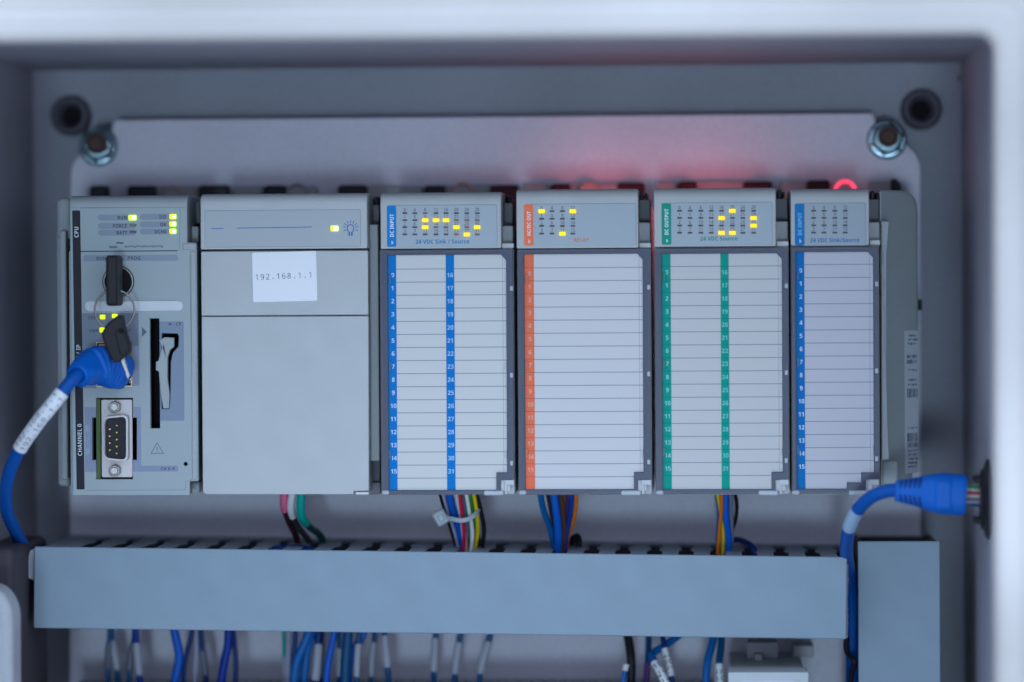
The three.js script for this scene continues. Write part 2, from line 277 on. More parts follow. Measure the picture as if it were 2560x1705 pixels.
  strips.forEach(([sx0, sx1, from, ink], k) => {
    const sq = rect(sx0, card[1] - 1, sx1, card[3] + 1, -1.9), smap = print(sx0, card[1] - 1, sx1, card[3] + 1, 3.4, (g) => {
      g.fillStyle = hex2(strip, cfg.stripTone ?? 1); g.fillRect(sx0, card[1] - 4, sx1 - sx0, 640);
      if (cfg.lineStrip) { g.fillStyle = 'rgba(60,70,90,.35)'; for (const y of rows) g.fillRect(sx0, y - 0.8, sx1 - sx0, 1.5); }
      for (let i = 0; i < 16; i++) say(g, String(from + i), (sx0 + sx1) / 2 + (k ? 0 : 1.5), nFirst + i * step, 15.5, ink, { weight: 'bold', sx: 0.95 });
    });
    part('number_strip', fitUV(slab(rrect(sq, 0.25), -1.95, -2.2, 0), sq), new THREE.MeshPhysicalMaterial({ map: smap, roughness: 0.6, specularIntensity: 0.3 }), doorMesh, { keepUV: true });
  });
  for (const y of [first + 15, first + 232, first + 452]) {
    part('hinge_clip', pbox(card[0] + 0.5, y, card[0] + 8.5, y + 25, -1.5, -1.9, 0.15, 1), mat(strip.r * 0.75, strip.g * 0.75, strip.b * 0.7, 0.3), doorMesh);
    part('latch_clip', pbox(card[2] - 5.5, y + 2, card[2] - 0.5, y + 21, -1.4, -2.0, 0.2, 1), M.tab, doorMesh);
    part('frame_rib', pbox(door[2] - 9, y + 28, door[2] - 1, y + 40, -0.5, -1.6, 0.25, 1), M.trim, doorMesh);
  }
  const pane = outline([[0, 0], [1, 0], [1, 1], [0, 1]].map(([u, v]) => new THREE.Vector2(dq.x0 + 0.8 + u * (dq.x1 - dq.x0 - 1.6), dq.y0 + 0.8 + v * (dq.y1 - dq.y0 - 1.6))), 0.8);
  part('door_pane', new THREE.ShapeGeometry(pane, 6).translate(0, 0, -0.85), M.pane, doorMesh);
  part('bottom_hook', [pbox(door[2] - 23, 1198, door[2] + 1, 1213, -1.2, -12, 0.4), pbox(door[2] - 23, 1205, door[2] - 15, 1236, -1.4, -12, 0.8)], M.tab, t);
  part('lower_sill', pbox(door[2] - 75, 1226, door[2] - 24, 1239, -0.6, -6, 0.7), M.trim, t);
  part('lower_corner', pbox(door[0] + 1, 1225, door[0] + 22, 1238, -0.6, -6, 1.2), M.trim, t);
  return t;
}
const hex2 = (c, k) => '#' + new THREE.Color(c.r * k, c.g * k, c.b * k).getHexString();

ioModule({ name: 'input_module', label: 'wide module with two bright blue number strips, right of the plain power supply', category: 'input module',
  x0: 951, x1: 1253, xr: 1283, top: 480, hb: 621, badge: [967.5, 514, 990.5, 617], badgeText: 'DC INPUT', hex: '#007fc6', cols: [1012, 1037, 1063, 1090, 1115, 1141, 1167, 1193], rowY: [533, 550.5, 568, 586],
  lit: [[2, 1], [2, 2], [3, 1], [4, 1], [5, 2], [6, 3], [7, 2]], amber: [[2, 0], [3, 2], [4, 2], [5, 1], [5, 3], [6, 1], [6, 2], [7, 1], [7, 3]], caption: ['24 VDC Sink / Source', 604.5, 14.5, '#1a74a8', 0.95], captionX: 1106, inlayR: 1243,
  door: [952, 624, 1284, 1236], card: [971, 637, 1267, 1225], strips: [[971, 992, 0, '#d5e4f2'], [1116, 1137, 16, '#b9d6f0']], first: 672, nFirst: 688, notch: [[1241, 1225], [1241, 1181], [1268, 1181]], cardHex: '#e0dfd4', stripTone: 1,
  footList: [['latch', 1060, 1112, 463], ['tab', 1110, 1228, 462], ['screw', 1129, 1185, 456], ['latch', 1225, 1297, 462, mat(0.05, 0.01, 0.016, 0.5)], ['tab', 985, 1058, 464]] });
const outA = ioModule({ name: 'output_module', label: 'module with a single orange number strip and an orange badge, fourth unit in the row', category: 'output module',
  x0: 1291, x1: 1596, xr: 1626, top: 472, hb: 620, badge: [1310, 511, 1333, 614], badgeText: 'AC/DC OUT', badgeSize: 12.5, hex: '#fb7d54', cols: [1354, 1380, 1406, 1432], rowY: [528, 547, 565, 584],
  lit: [[0, 0], [3, 0], [2, 3]], caption: ['RELAY', 600, 13, '#cf7f6c'], captionX: 1453, inlayR: 1590,
  door: [1295, 622, 1627, 1236], card: [1312, 635, 1608, 1223], strips: [[1312, 1336, 0, '#f3b9a4']], first: 669, nFirst: 684.5, notch: [[1585, 1223], [1585, 1180], [1609, 1180]], cardHex: '#e2dfd8', stripTone: 1.02, lineStrip: true,
  footList: [['latch', 1378, 1426, 459, mat(0.05, 0.01, 0.016, 0.5)], ['tab', 1424, 1548, 458, M.foot], ['screw', 1446, 1500, 455], ['latch', 1543, 1612, 456, mat(0.05, 0.01, 0.016, 0.5)], ['tab', 1306, 1376, 459]] });
const outB = ioModule({ name: 'output_module', label: 'wide module with two teal green number strips and a green badge', category: 'output module',
  x0: 1635, x1: 1940, xr: 1970, top: 469, hb: 616, badge: [1654, 508, 1678, 612], badgeText: 'DC OUTPUT', badgeSize: 13, hex: '#009a82', cols: [1699, 1725, 1752, 1778, 1804, 1831, 1857, 1884], rowY: [527, 545, 564, 582],
  lit: [[4, 1], [4, 3], [5, 0], [5, 3], [7, 1], [7, 2]], caption: ['24 VDC Source', 597, 14.5, '#1d8a7c', 0.95], captionX: 1797, inlayR: 1931,
  door: [1638, 620, 1971, 1235], card: [1656, 634, 1956, 1223], strips: [[1656, 1678, 0, '#9fdcd6'], [1802.5, 1823, 16, '#8ad4cd']], first: 665.5, nFirst: 681, notch: [[1929, 1223], [1929, 1180], [1957, 1180]], cardHex: '#dad8ce', stripTone: 1.15, lineStrip: true,
  footList: [['tab', 1640, 1694, 455], ['latch', 1696, 1742, 453, mat(0.05, 0.01, 0.016, 0.5)], ['tab', 1740, 1860, 453, M.foot], ['latch', 1857, 1931, 453, mat(0.05, 0.01, 0.016, 0.5)]] });
ioModule({ name: 'input_module', label: 'narrow module with one blue number strip and no lights lit, last before the end cap', category: 'input module',
  x0: 1977, x1: 2173, xr: 2199, top: 471, hb: 613, badge: [1987, 509, 2011, 613], badgeText: 'DC INPUT', hex: '#0077ba', cols: [2034, 2060, 2087, 2113], rowY: [527, 545, 563.5, 581.5], deep: true,
  lit: [], caption: ['24 VDC Sink/Source', 601, 14.5, '#1a6ea6', 0.92], captionX: 2087, inlayR: 2165,
  door: [1979, 617, 2197, 1234], card: [1991, 630, 2184, 1222], strips: [[1991, 2012, 0, '#d5e4f2']], first: 661, nFirst: 676.5, notch: [[2117, 1222], [2117, 1206], [2153, 1206], [2153, 1181], [2185, 1181]], cardHex: '#d2d0d0', stripTone: 1,
  footList: [['tab', 1950, 2016, 452], ['latch', 2018, 2075, 450, mat(0.05, 0.01, 0.016, 0.5)], ['screw', 2085, 2141, 450, M.redGlow], ['tab', 2172, 2232, 452]] });  // this screw is no lamp: red light falling on it is put in as emission

// ---------------------------------------------------------------- processor module
{
  const q = rect(174, 488, 494, 1238, 0), t = thing('processor_module', 'leftmost module with a key switch, a nine pin port and a card slot', 'processor', V((q.x0 + q.x1) / 2, q.y0, -80), 'plug-in modules in the row');
  const X0 = 170, Y0 = 500, X1 = 500, Y1 = 1242;
  const map = print(X0, Y0, X1, Y1, 2.7, (g) => {
    const base = '#a4b0b1', zone = '#8791a0', band = '#8d99a6', line = 'rgba(60,75,85,.55)';
    g.fillStyle = base; g.fillRect(X0, Y0, 400, 800);
    g.strokeStyle = line; g.lineWidth = 0.9; g.beginPath(); g.moveTo(203, 519); g.lineTo(444, 519); g.quadraticCurveTo(453, 519, 453, 527); g.lineTo(451, 624); g.stroke();
    g.beginPath(); g.moveTo(212, 1225); g.lineTo(460, 1225); g.lineTo(462, 1204); g.lineTo(482, 1198); g.lineTo(476, 640); g.stroke();
    g.fillStyle = '#252a31'; g.fillRect(203, 626.4, 243, 2.2);
    g.save(); g.transform(1, 0, 0.0085, 1, -0.0085 * 525, 0); g.fillStyle = '#221f2b'; g.beginPath(); g.roundRect(183, 525, 20, 698, 3); g.fill();
    say(g, 'CPU', 193.4, 579, 14.5, '#d9dee6', { turn: -Math.PI / 2 }); say(g, 'CHANNEL 0', 193.4, 1099, 14.5, '#cfd5de', { turn: -Math.PI / 2, sx: 1.02 }); say(g, 'ETHERNET / IP', 193.6, 911, 14.2, '#cfd5de', { turn: -Math.PI / 2, sx: 1.05 }); g.restore();
    for (const [x0, x1, list] of [[247, 342, [['RUN', 536], ['FORCE', 556.5], ['BATT', 573.5]]], [352, 440, [['I/O', 534.5], ['OK', 553.5], ['DCH0', 571.5]]]])
      for (const [w, y] of list) { pill(g, x0, y, x1, y + 15, band); say(g, w, x1 - 21.5, y + 8, 12.6, '#40485a', { align: 'right', sx: 0.92 }); }
    g.fillStyle = '#5a6676'; g.beginPath(); g.moveTo(290, 608); g.lineTo(297, 604); g.lineTo(312, 606); g.lineTo(309, 610); g.fill(); g.fillStyle = 'rgba(90,105,125,.75)'; g.fillRect(275, 614, 20, 6); for (let i = 0; i < 17; i++) g.fillRect(314 + i * 5.7, 613.5 + (i % 3 === 1 ? 0.8 : 0), 4.4, i % 4 ? 4.2 : 5.2);
    pill(g, 210, 637, 446, 652.5, band, 4); say(g, 'RUN  REM', 242, 645.5, 12, '#4b5466', { align: 'left' }); say(g, 'PROG', 320, 645, 12.6, '#4b5466', { align: 'left' });
    g.fillStyle = '#7d8794'; g.fillRect(206, 782, 141, 84); g.fillStyle = zone; g.fillRect(206, 864, 34, 106); g.fillRect(331, 864, 17, 100);
    say(g, 'ENET', 245, 793, 10.5, '#3f4759', { align: 'right', weight: 'normal' }); say(g, 'LNK', 246, 825.5, 11.5, '#3f4759', { align: 'right' }); say(g, '10/100', 296, 826, 10, '#3f4759', { align: 'left', weight: 'normal' });
    g.fillStyle = '#8391a2'; g.beginPath(); g.roundRect(398, 804, 62, 248, 3); g.fill(); say(g, 'CF', 454, 810.5, 12, '#465263', { align: 'right' }); g.fillStyle = '#465263'; g.beginPath(); g.moveTo(420, 810.5); g.lineTo(427, 807); g.lineTo(427, 809.4); g.lineTo(431, 809.4); g.lineTo(431, 811.6); g.lineTo(427, 811.6); g.lineTo(427, 814); g.fill();
    g.fillStyle = '#5d6c7e'; g.beginPath(); g.moveTo(355, 817); g.lineTo(368, 829.5); g.lineTo(355, 842); g.fill();
    g.fillStyle = '#8a95a8'; g.fillRect(210, 1017, 141, 162); pill(g, 330, 1164, 444, 1179, '#8a95a8', 4); say(g, 'CH 0', 424, 1171.5, 11.5, '#4d5868', { align: 'right' }); g.fillStyle = '#4d5868'; g.beginPath(); g.moveTo(427, 1171.5); g.lineTo(434, 1168); g.lineTo(434, 1175); g.fill();
    g.fillStyle = '#9ba6b6'; g.fillRect(212, 1062, 10, 74); say(g, 'ISOLATED', 217, 1099, 9, '#7d89a0', { turn: -Math.PI / 2 });
    g.strokeStyle = '#6b7d8b'; g.lineWidth = 2; g.lineJoin = 'round'; g.beginPath(); g.moveTo(391, 1107); g.lineTo(407, 1133.5); g.lineTo(375.5, 1133.5); g.closePath(); g.stroke(); g.fillStyle = '#6b7d8b'; g.fillRect(390, 1116, 2.2, 9); g.fillRect(390, 1127, 2.2, 2.6);
  });
  part('head', topProfile(174, 488, 468, 627, -0.3, -72), M.cpu, t);
  const panelShape = outline(pts([[175, 519], [467, 519], [467.5, 606], [491, 607], [496, 1203], [474, 1203], [474, 1238], [182, 1238]], 0), [0.3, 0.3, 0.3, 0.6, 0.4, 0.3, 0.6, 0.6]);
  const holes = { port: [240, 854, 330, 968], slot: [375, 796, 399, 1071] };
  for (const k in holes) panelShape.holes.push(rrect(rect(...holes[k], 0), 0.25));
  panelShape.holes.push(outline(pts([[240, 995], [332, 995], [332, 1044], [342, 1044], [342, 1150], [332, 1150], [332, 1198], [240, 1198], [240, 1150], [230.5, 1150], [230.5, 1044], [240, 1044]], 0), 0));
  panelShape.holes.push(outline(pts([[404, 833], [443, 834], [447, 840], [446, 866], [432, 882], [427, 905], [426, 985], [424, 1022], [404, 1022]], 0), 0.25));
  { const p = at(464, 1160, 0); const h = new THREE.Path(); h.absarc(p.x, p.y, 0.8, 0, 2 * Math.PI); panelShape.holes.push(h); }
  const pq = rect(X0, Y0, X1, Y1, 0);
  const panel = part('front_panel', fitUV(slab(panelShape, 0, -3.4, 0.15, 1), pq), new THREE.MeshPhysicalMaterial({ specularIntensity: 0.4, map, roughness: 0.45, bumpMap: wear, bumpScale: 0.00003 }), t, { keepUV: true });
  part('housing', [pbox(184, 628, 494, 1202, -16, -80, 0.6), pbox(184, 1200, 474, 1236, -16, -80, 0.6)], M.cpu, t);
  part('cavity', pbox(205, 790, 490, 1200, -14, -16.5, 0), M.hole, t);  // black lining paints the deep shade behind the panel openings
  part('side_wall', [pbox(175, 628, 184, 1236, -3.2, -80, 0), pbox(487, 610, 494, 1202, -3.2, -80, 0), pbox(205, 1203, 470, 1237, -3.2, -16, 0), pbox(184, 627, 488, 640, -3.2, -16.2, 0)], M.cpu, t);
  part('left_rail', [pbox(140, 494, 178, 600, -18, -78, 2.2), pbox(142, 575, 172, 1216, -20, -78, 1.6)], M.cpu, t);
  part('left_slide', pbox(151, 576, 167, 1200, -13, -24, 0.8), M.cpu, t);
  part('right_block', pbox(468, 505, 500, 560, -28, -72, 0.5), M.flank, t);
  part('right_guide', pbox(468, 566, 496, 607, -15, -60, 0.6), M.step, t); part('right_guide', pbox(470, 1205, 498, 1232, -24, -70, 0.5), M.step, t);
  part('guide_tab', pbox(456, 608, 490, 625, 0.5, -5, 0.5), M.cpu, t);
  part('edge_rib', pbox(478.5, 628, 491, 1200, 0.5, -4, 0.4), M.cpu, t);
  feet(t, [['latch', 224, 270, 464], ['latch', 318, 389, 464], ['tab', 387, 498, 464], ['screw', 406, 456, 463], ['latch', 496, 572, 463]]);
  const L = (px, py, w, h, core) => { const a = part('lit_indicator', pbox(px - w / 2, py - h / 2, px + w / 2, py + h / 2, 0.55, -0.2, 0.3), M.ledGreen, panel); if (core) part('lit_core', pbox(px - w / 2 + core, py - h / 2 + 2.5, px + w / 2 - 2, py + h / 2 - 2.5, 0.75, 0.3, 0.25), M.ledCore, a); };
  L(331, 544, 20, 13.5, 8); L(432, 541.5, 17, 12.5, 7); L(432, 560, 17, 12.5, 6); L(432, 578, 17, 13, 7); L(256, 792.5, 13, 11); L(286.5, 790, 14, 10); L(255.5, 825, 13, 12);
  part('indicator', pbox(324, 559.5, 341, 566, 0.3, -0.2, 0.15, 1), mat(0.16, 0.2, 0.16, 0.4), panel); part('indicator', pbox(324, 576.5, 341, 583, 0.3, -0.2, 0.15, 1), mat(0.12, 0.13, 0.17, 0.4), panel);
  part('label_holder', slab(rrect(rect(212, 752, 457, 778, 0.6), 2), 0.7, -0.2, 0.3, 2), M.pale, panel);
  // key switch
  const kc = at(296, 704, 0), lock = part('key_switch', [disc(kc, 6.2, 0.6, -1, 44)], M.black, panel);
  part('lock_rim', ringAt(kc, 5.55, 0.42, 0.7), M.steel, lock); part('lock_barrel', disc(kc, 5.0, 1.4, 0.2, 36), M.hole, lock);
  // network port
  const port = part('network_port', [pbox(240, 854, 243, 968, 0.2, -13, 0), pbox(327, 854, 330, 968, 0.2, -13, 0), pbox(243, 854, 327, 857.5, 0.2, -13, 0), pbox(243, 964, 327, 968, 0.2, -13, 0)], mat(0.35, 0.27, 0.2, 0.35, { metalness: 0.8 }), panel);
  part('port_contact', pbox(246, 860, 268, 864.5, -0.5, -8, 0.1, 1), mat(0.5, 0.25, 0.16, 0.4, { metalness: 0.6 }), port);
  // serial port
  const sp = part('serial_port', slab((() => { const s = rrect(rect(253, 999, 330.5, 1193.5, 0), 0.7); return s; })(), -0.6, -1.6, 0.2), M.tin, panel);
  part('circuit_board', pbox(240.5, 997, 251.5, 1197, -1.8, -13, 0.1, 1), M.pcb, sp);
  const shell = outline(pts([[262, 1042], [322, 1036], [322, 1154], [262, 1148]], 2), 2.3), core = outline(pts([[263.5, 1046], [317, 1041], [317, 1149], [263.5, 1144]], 2), 2.0);
  shell.holes.push(outline(pts([[263.5, 1046], [317, 1041], [317, 1149], [263.5, 1144]], 2), 2.0));
  part('port_shell', slab(shell, 4.2, -1, 0.06), M.tin, sp); part('port_insert', slab(core, 1.2, -1, 0.1, 1), M.black, sp);
  const pin = new THREE.CylinderGeometry(0.00032, 0.00032, 0.0026, 12).rotateX(Math.PI / 2);
  for (const [x, ys] of [[275.5, [1072.5, 1090, 1107.5, 1125]], [293, [1063.5, 1081, 1098.5, 1116, 1133]]]) for (const y of ys) { const p = at(x, y, 2.2); p.z = 2.2; piece('pin', pin, M.gold, sp, p); }
  for (const y of [1018, 1177]) { const p = at(286, y, 3), s = part('jack_screw', [new THREE.CylinderGeometry(2.35, 2.35, 4, 6).rotateX(Math.PI / 2).translate(p.x, p.y, 1.2), ringAt(p, 1.75, 0.5, 3.1, 28)], M.steel, sp); part('screw_thread', [disc(p, 1.35, 2.9, 2.2, 20), ringAt(p, 0.7, 0.18, 2.9, 16)], mat(0.3, 0.29, 0.28, 0.4, { metalness: 0.9 }), s); }
  // card ejector
  part('eject_lever', slab(outline(pts([[397, 851], [412, 843], [435, 844], [435, 867], [425, 875], [419, 894], [419, 947], [424, 985], [423, 1021], [408, 1021], [401, 979], [397, 928], [390, 926], [390, 904], [396, 902], [408, 856]], 0.4), 0.35), 1.0, -2, 0.35, 2), mat(0.42, 0.475, 0.47, 0.5, { map: wear }), panel);
}

// ---------------------------------------------------------------- power supply
{
  const q = rect(501, 483, 921, 1236, 0), t = thing('power_supply', 'wide plain grey power supply with a white address sticker, second in the row', 'power supply', V((q.x0 + q.x1) / 2, q.y0, -80), 'plug-in modules in the row');
  part('head', topProfile(501, 483, 918, 622, 0, -72), M.psu, t);
  part('housing', pbox(505, 625, 920, 1232, -4, -80, 0.8), M.psu, t);
  part('upper_door', slab(rrect(rect(503, 627.5, 920, 788, 0), 0.5), -0.1, -4.2, 0.3), M.psu, t);
  part('lower_door', slab(outline(pts([[504, 792], [921, 790], [922, 1227], [884, 1228], [884, 1236], [507, 1236]], 0), [0.5, 0.5, 0.5, 0, 0.5, 2]), 0, -4.2, 0.3), M.psu, t);
  part('bottom_hook', pbox(889, 1229.5, 922, 1237, -0.6, -8, 0.4), M.tab, t);
  part('hinge_pin', [pbox(500, 622, 507, 629, -0.2, -3, 0.3), pbox(915, 621, 922, 628, -0.2, -3, 0.3)], M.black, t);
  part('right_guide', pbox(924, 561, 947, 1153, -13, -60, 0.6), M.step, t);
  part('guide_block', pbox(922, 512, 948, 562, -28, -72, 0.5), M.flank, t); part('guide_block', pbox(922, 1150, 950, 1206, -26, -72, 0.5), M.flank, t);
  part('guide_base', pbox(922, 1206, 951, 1236, -22, -72, 0.5), M.flank, t);
  part('top_clip', [pbox(922, 490, 932, 513, -30, -70, 0.4), pbox(938, 492, 944, 512, -30, -70, 0.3)], M.black, t);
  feet(t, [['latch', 660, 714, 463], ['tab', 712, 792, 464], ['screw', 714, 770, 458, M.steel], ['latch', 844, 916, 462], ['tab', 914, 986, 462], ['tab', 582, 658, 465]]);
  const I = [512, 525, 902, 617], iq = rect(...I, 0.1), map = print(...I, 3, (g) => {
    g.fillStyle = '#b2babb'; g.fillRect(500, 500, 500, 300); g.strokeStyle = 'rgba(75,95,115,.5)'; g.lineWidth = 1.6; g.strokeRect(I[0], I[1], I[2] - I[0], I[3] - I[1]);
    g.strokeStyle = '#3f72b4'; g.lineWidth = 2; g.lineCap = 'round'; g.beginPath(); g.moveTo(529, 570); g.lineTo(558, 570); g.moveTo(593, 569.5); g.lineTo(779, 568); g.stroke();
    g.strokeStyle = '#2c62b0'; g.lineWidth = 2.2; g.beginPath(); g.moveTo(872.5, 590); g.lineTo(872.5, 582); g.quadraticCurveTo(867, 575, 868.5, 569.5); g.arc(876.5, 571, 8, Math.PI, 0); g.quadraticCurveTo(885, 577, 880.5, 582); g.lineTo(880.5, 590); g.stroke(); g.beginPath(); g.moveTo(874, 582); g.lineTo(874, 590); g.moveTo(879, 582); g.lineTo(879, 590); g.stroke();
    for (const a of [-170, -145, -118, -90, -62, -35, -10, 22, 158]) { const r = a * Math.PI / 180; g.lineWidth = 1.8; g.beginPath(); g.moveTo(876.5 + 13 * Math.cos(r), 571 + 13 * Math.sin(r)); g.lineTo(876.5 + 18.5 * Math.cos(r), 571 + 18.5 * Math.sin(r)); g.stroke(); }
  });
  const inlay = part('indicator_label', fitUV(slab(rrect(iq, 0.4), 0.14, -0.2, 0.03, 1), iq), new THREE.MeshPhysicalMaterial({ specularIntensity: 0.4, map, roughness: 0.5 }), t, { keepUV: true });
  const led = part('lit_indicator', pbox(826.5, 564, 846, 578, 0.5, -0.1, 0.3), M.ledGreen, inlay); part('lit_core', pbox(833, 566, 845, 576.5, 0.7, 0.3, 0.25), M.ledCore, led);
  const sq = rect(630, 628, 793, 755, 0.15), smap = print(630, 628, 793, 755, 5, (g) => {
    g.fillStyle = '#eef1f2'; g.fillRect(600, 600, 300, 300);
    [...'192.168.1.1'].forEach((ch, i) => say(g, ch, 642.5 + i * 13.4, 691.5 - i * 0.25, 19.5, ch === '.' ? '#8a9097' : i === 0 || i > 7 ? '#7f868d' : '#5a6269', { font: 'monospace', weight: 'normal' }));
    for (let i = 0; i < 60; i++) { g.fillStyle = `rgba(238,241,242,${0.6 * rnd()})`; g.fillRect(634 + rnd() * 150, 682 + rnd() * 18, 1 + rnd() * 2, 1); }
  });
  const c = V((sq.x0 + sq.x1) / 2, (sq.y0 + sq.y1) / 2, 0), g = fitUV(slab(rrect({ x0: sq.x0 + 0.2, x1: sq.x1 - 0.2, y0: sq.y0 + 0.2, y1: sq.y1 - 0.2 }, 0.7), 0.14, -0.09, 0.02, 1), sq);
  g.translate(-c.x, -c.y, 0).rotateZ(0.018).translate(c.x, c.y, 0);
  part('sticker', g, new THREE.MeshStandardMaterial({ map: smap, roughness: 0.55 }), t, { keepUV: true, label: 'white address sticker reading 192.168.1.1' });
}

// ---------------------------------------------------------------- end cap
{
  const q = rect(2201, 474, 2297, 1216, -20), t = thing('end_cap', 'grey green end cap with a slanting rounded side, closing the right end of the row', 'end cap', V((q.x0 + q.x1) / 2, q.y0, -80));
  const slope = (x) => -20 - 24 * Math.max(0, (x - q.x0) / (q.x1 - q.x0));
  const P = outline([new THREE.Vector2(q.x0, q.y0), new THREE.Vector2(q.x1 - 2.5, q.y0), new THREE.Vector2(q.x1 + 1.2, q.y0 + 15), new THREE.Vector2(q.x1 + 1.2, q.y1), new THREE.Vector2(q.x0, q.y1)], [0.5, 2, 4, 11, 1.5]);
  const g = slab(P, -18, -82, 1.2, 4), n = 30;
  { // slices so that the slanting side bends smoothly
    const pos = g.attributes.position; for (let i = 0; i < pos.count; i++) if (pos.getZ(i) > -24) pos.setZ(i, slope(pos.getX(i)) + (pos.getZ(i) + 18)); g.computeVertexNormals();
  }
  part('cap_body', g, M.cap, t);
  part('cap_front', slab(outline(pts([[2203, 552], [2223, 554], [2217, 640], [2217, 1000], [2223, 1149], [2204, 1150]], -14), 0.4), -14, -24, 0.5), M.step, t);
  part('cap_foot', pbox(2200, 1152, 2246, 1214, -22, -40, 1.2), M.cap, t);
  part('cap_latch', [slab(outline(pts([[2228, 448], [2240, 446], [2253, 462], [2253, 482], [2228, 482]], -84), 0.5), -84, -92, 0.4)], M.black, t);
  part('rear_tab', pbox(2296, 748, 2305, 776, -70, -90, 0.5), M.black, t);
  const lq = rect(2257, 826, 2294, 1180, -50), map = print(2257, 826, 2294, 1180, 4, (g) => {
    g.fillStyle = '#dfe4e8'; g.fillRect(2250, 800, 100, 500); g.fillStyle = '#4d5b6b';
    for (const [y, h] of [[886, 8], [898, 10], [970, 22], [1080, 22], [1104, 12]]) for (let x = 2264; x < 2291; x += 1.2 + rnd() * 2.4) g.fillRect(x, y, 0.7 + rnd() * 1.3, h);
    for (const y of [836, 846, 856, 922, 946, 958, 1066, 1122, 1132, 1142, 1152, 1162]) { let x = 2264 + rnd() * 6; while (x < 2289) { const w = 1.5 + rnd() * 4; g.fillRect(x, y, w, 2 + rnd() * 3.5); x += w + 1 + rnd() * 2.5; } }
  });
  const lg = new THREE.PlaneGeometry(lq.x1 - lq.x0, lq.y1 - lq.y0, 8, 1).translate((lq.x0 + lq.x1) / 2, (lq.y0 + lq.y1) / 2, 0); { const p = lg.attributes.position; for (let i = 0; i < p.count; i++) p.setZ(i, slope(p.getX(i)) + 0.35); lg.computeVertexNormals(); }
  part('rating_label', lg, new THREE.MeshPhysicalMaterial({ specularIntensity: 0.4, map, roughness: 0.5 }), t, { keepUV: true, label: 'pale label with bar codes on the slanting side' });
}

// ---------------------------------------------------------------- red lamps at the back of the two output modules, glowing on the plate
for (const [t, px, py] of [[outA, 1500, 500], [outB, 1786, 497]]) {
  const p = at(px, py, -78), b = part('rear_lamp', new THREE.SphereGeometry(1.4, 16, 12).translate(p.x, p.y, -63.8), M.redGlow, t); part('lamp_base', disc(p, 2.0, -61, -63), M.black, b);
  const l = new THREE.PointLight(new THREE.Color().setRGB(1, 0.16, 0.22), 0.00055, 0, 2); l.position.set(p.x * S, p.y * S, -0.066); l.castShadow = true; l.shadow.radius = 0.12; scene.add(l);
}

// ---------------------------------------------------------------- wiring ducts
function duct(name, label, tl, tr, bl, br, zf, zb, horizontal) {
  const a = at(...tl, zf), b = at(...tr, zf), c = at(...bl, zf), d = at(...br, zf), mid = a.clone().add(b).add(c).add(d).multiplyScalar(0.25);
  const w = (a.distanceTo(b) + c.distanceTo(d)) / 2, h = (a.distanceTo(c) + b.distanceTo(d)) / 2, rot = horizontal ? Math.atan2(b.y - a.y + d.y - c.y, b.x - a.x + d.x - c.x) : 0;
  const t = thing(name, label, 'wiring duct', V(mid.x, mid.y, zb), 'grey plastic wiring ducts', rot), D = zf - zb;
  part('cover', box(-w / 2, -h / 2, D - 2, w / 2, h / 2, D, 0.7), M.duct, t, { local: true });
  part('base', box(-w / 2, -h / 2 + 2, 0, w / 2, h / 2 - 2, 1.6, 0.2), M.ductShade, t, { local: true });
  return { t, w, h, D };
}
{
  const { t, w, h, D } = duct('cable_duct', 'long horizontal grey wiring duct with a slotted top, running under the modules', [84, 1368], [2118, 1391], [84, 1569], [2117, 1600], -11, -93, true);
  const pitch = 79.8 * mmPer(-11), n = 26, x0 = -w / 2 + (129 - 84) * mmPer(-11) - pitch, hw = pitch / 2;
  const s = new THREE.Shape();                                  // one finger seen from above: x along the duct, y out from the base
  const half = [[hw, 0], [hw, 8], [hw - 2.9, 12], [hw - 2.9, 30], [hw - 1.7, 36], [hw - 1.7, 42], [hw - 3.0, 49], [hw - 3.0, D - 2.4]];
  [...half, ...half.map(([x, y]) => [-x, y]).reverse()].forEach(([x, y], i) => (i ? s.lineTo(x * 0.995, y) : s.moveTo(x * 0.995, y)));
  const fg = metreUV(new THREE.ExtrudeGeometry(s, { depth: 0.6, bevelEnabled: false })).rotateX(Math.PI / 2).scale(S, S, S); // y -> z, depth -> -y
  for (let i = 0; i < n; i++) for (const side of [1, -1]) {
    const x = x0 + (i + 0.5) * pitch; if (x - hw < -w / 2 - 1 && i) continue;
    const m = shade(new THREE.Mesh(fg, M.finger)); m.name = 'finger'; m.position.set(Math.max(-w / 2 + hw, Math.min(w / 2 - hw, x)) * S, (side > 0 ? h / 2 - 0.25 : -h / 2 + 2.0) * S, 0.0017); t.add(m);
  }
  part('end_lip', slab(outline([[-w / 2 - 4.2, h / 2 - 12], [-w / 2 + 3, h / 2 - 15], [-w / 2 + 3, h / 2 - 1.2], [-w / 2 - 2.2, h / 2 - 1.2]].map(([x, y]) => new THREE.Vector2(x, y)), 1.6), D - 3, D - 20, 0.6), M.trim, t, { local: true });
  const e = []; for (let i = 0; i < 22; i++) { const y = h / 2 - 3 - i * 1.3; e.push(box(w / 2 - 0.6, y, D - 8 - rnd() * 5, w / 2 + 0.3 + rnd() * 0.5, y - 1.1, D - 2.2, 0.1, 1)); }
  part('cut_edge', e, mat(0.32, 0.27, 0.28, 0.7), t, { local: true });
}
{
  const { t, w, h, D } = duct('cable_duct', 'vertical grey wiring duct in the lower right corner of the cabinet', [2144, 1352], [2349, 1354], [2148, 2000], [2355, 2000], -28, -93, false);
  part('wall', [box(-w / 2 + 0.6, -h / 2, 1.7, -w / 2 + 2.2, h / 2 - 1, D - 2.2, 0.1, 1), box(w / 2 - 2.2, -h / 2, 1.7, w / 2 - 0.6, h / 2 - 1, D - 2.2, 0.1, 1)], M.ductShade, t, { local: true });
}

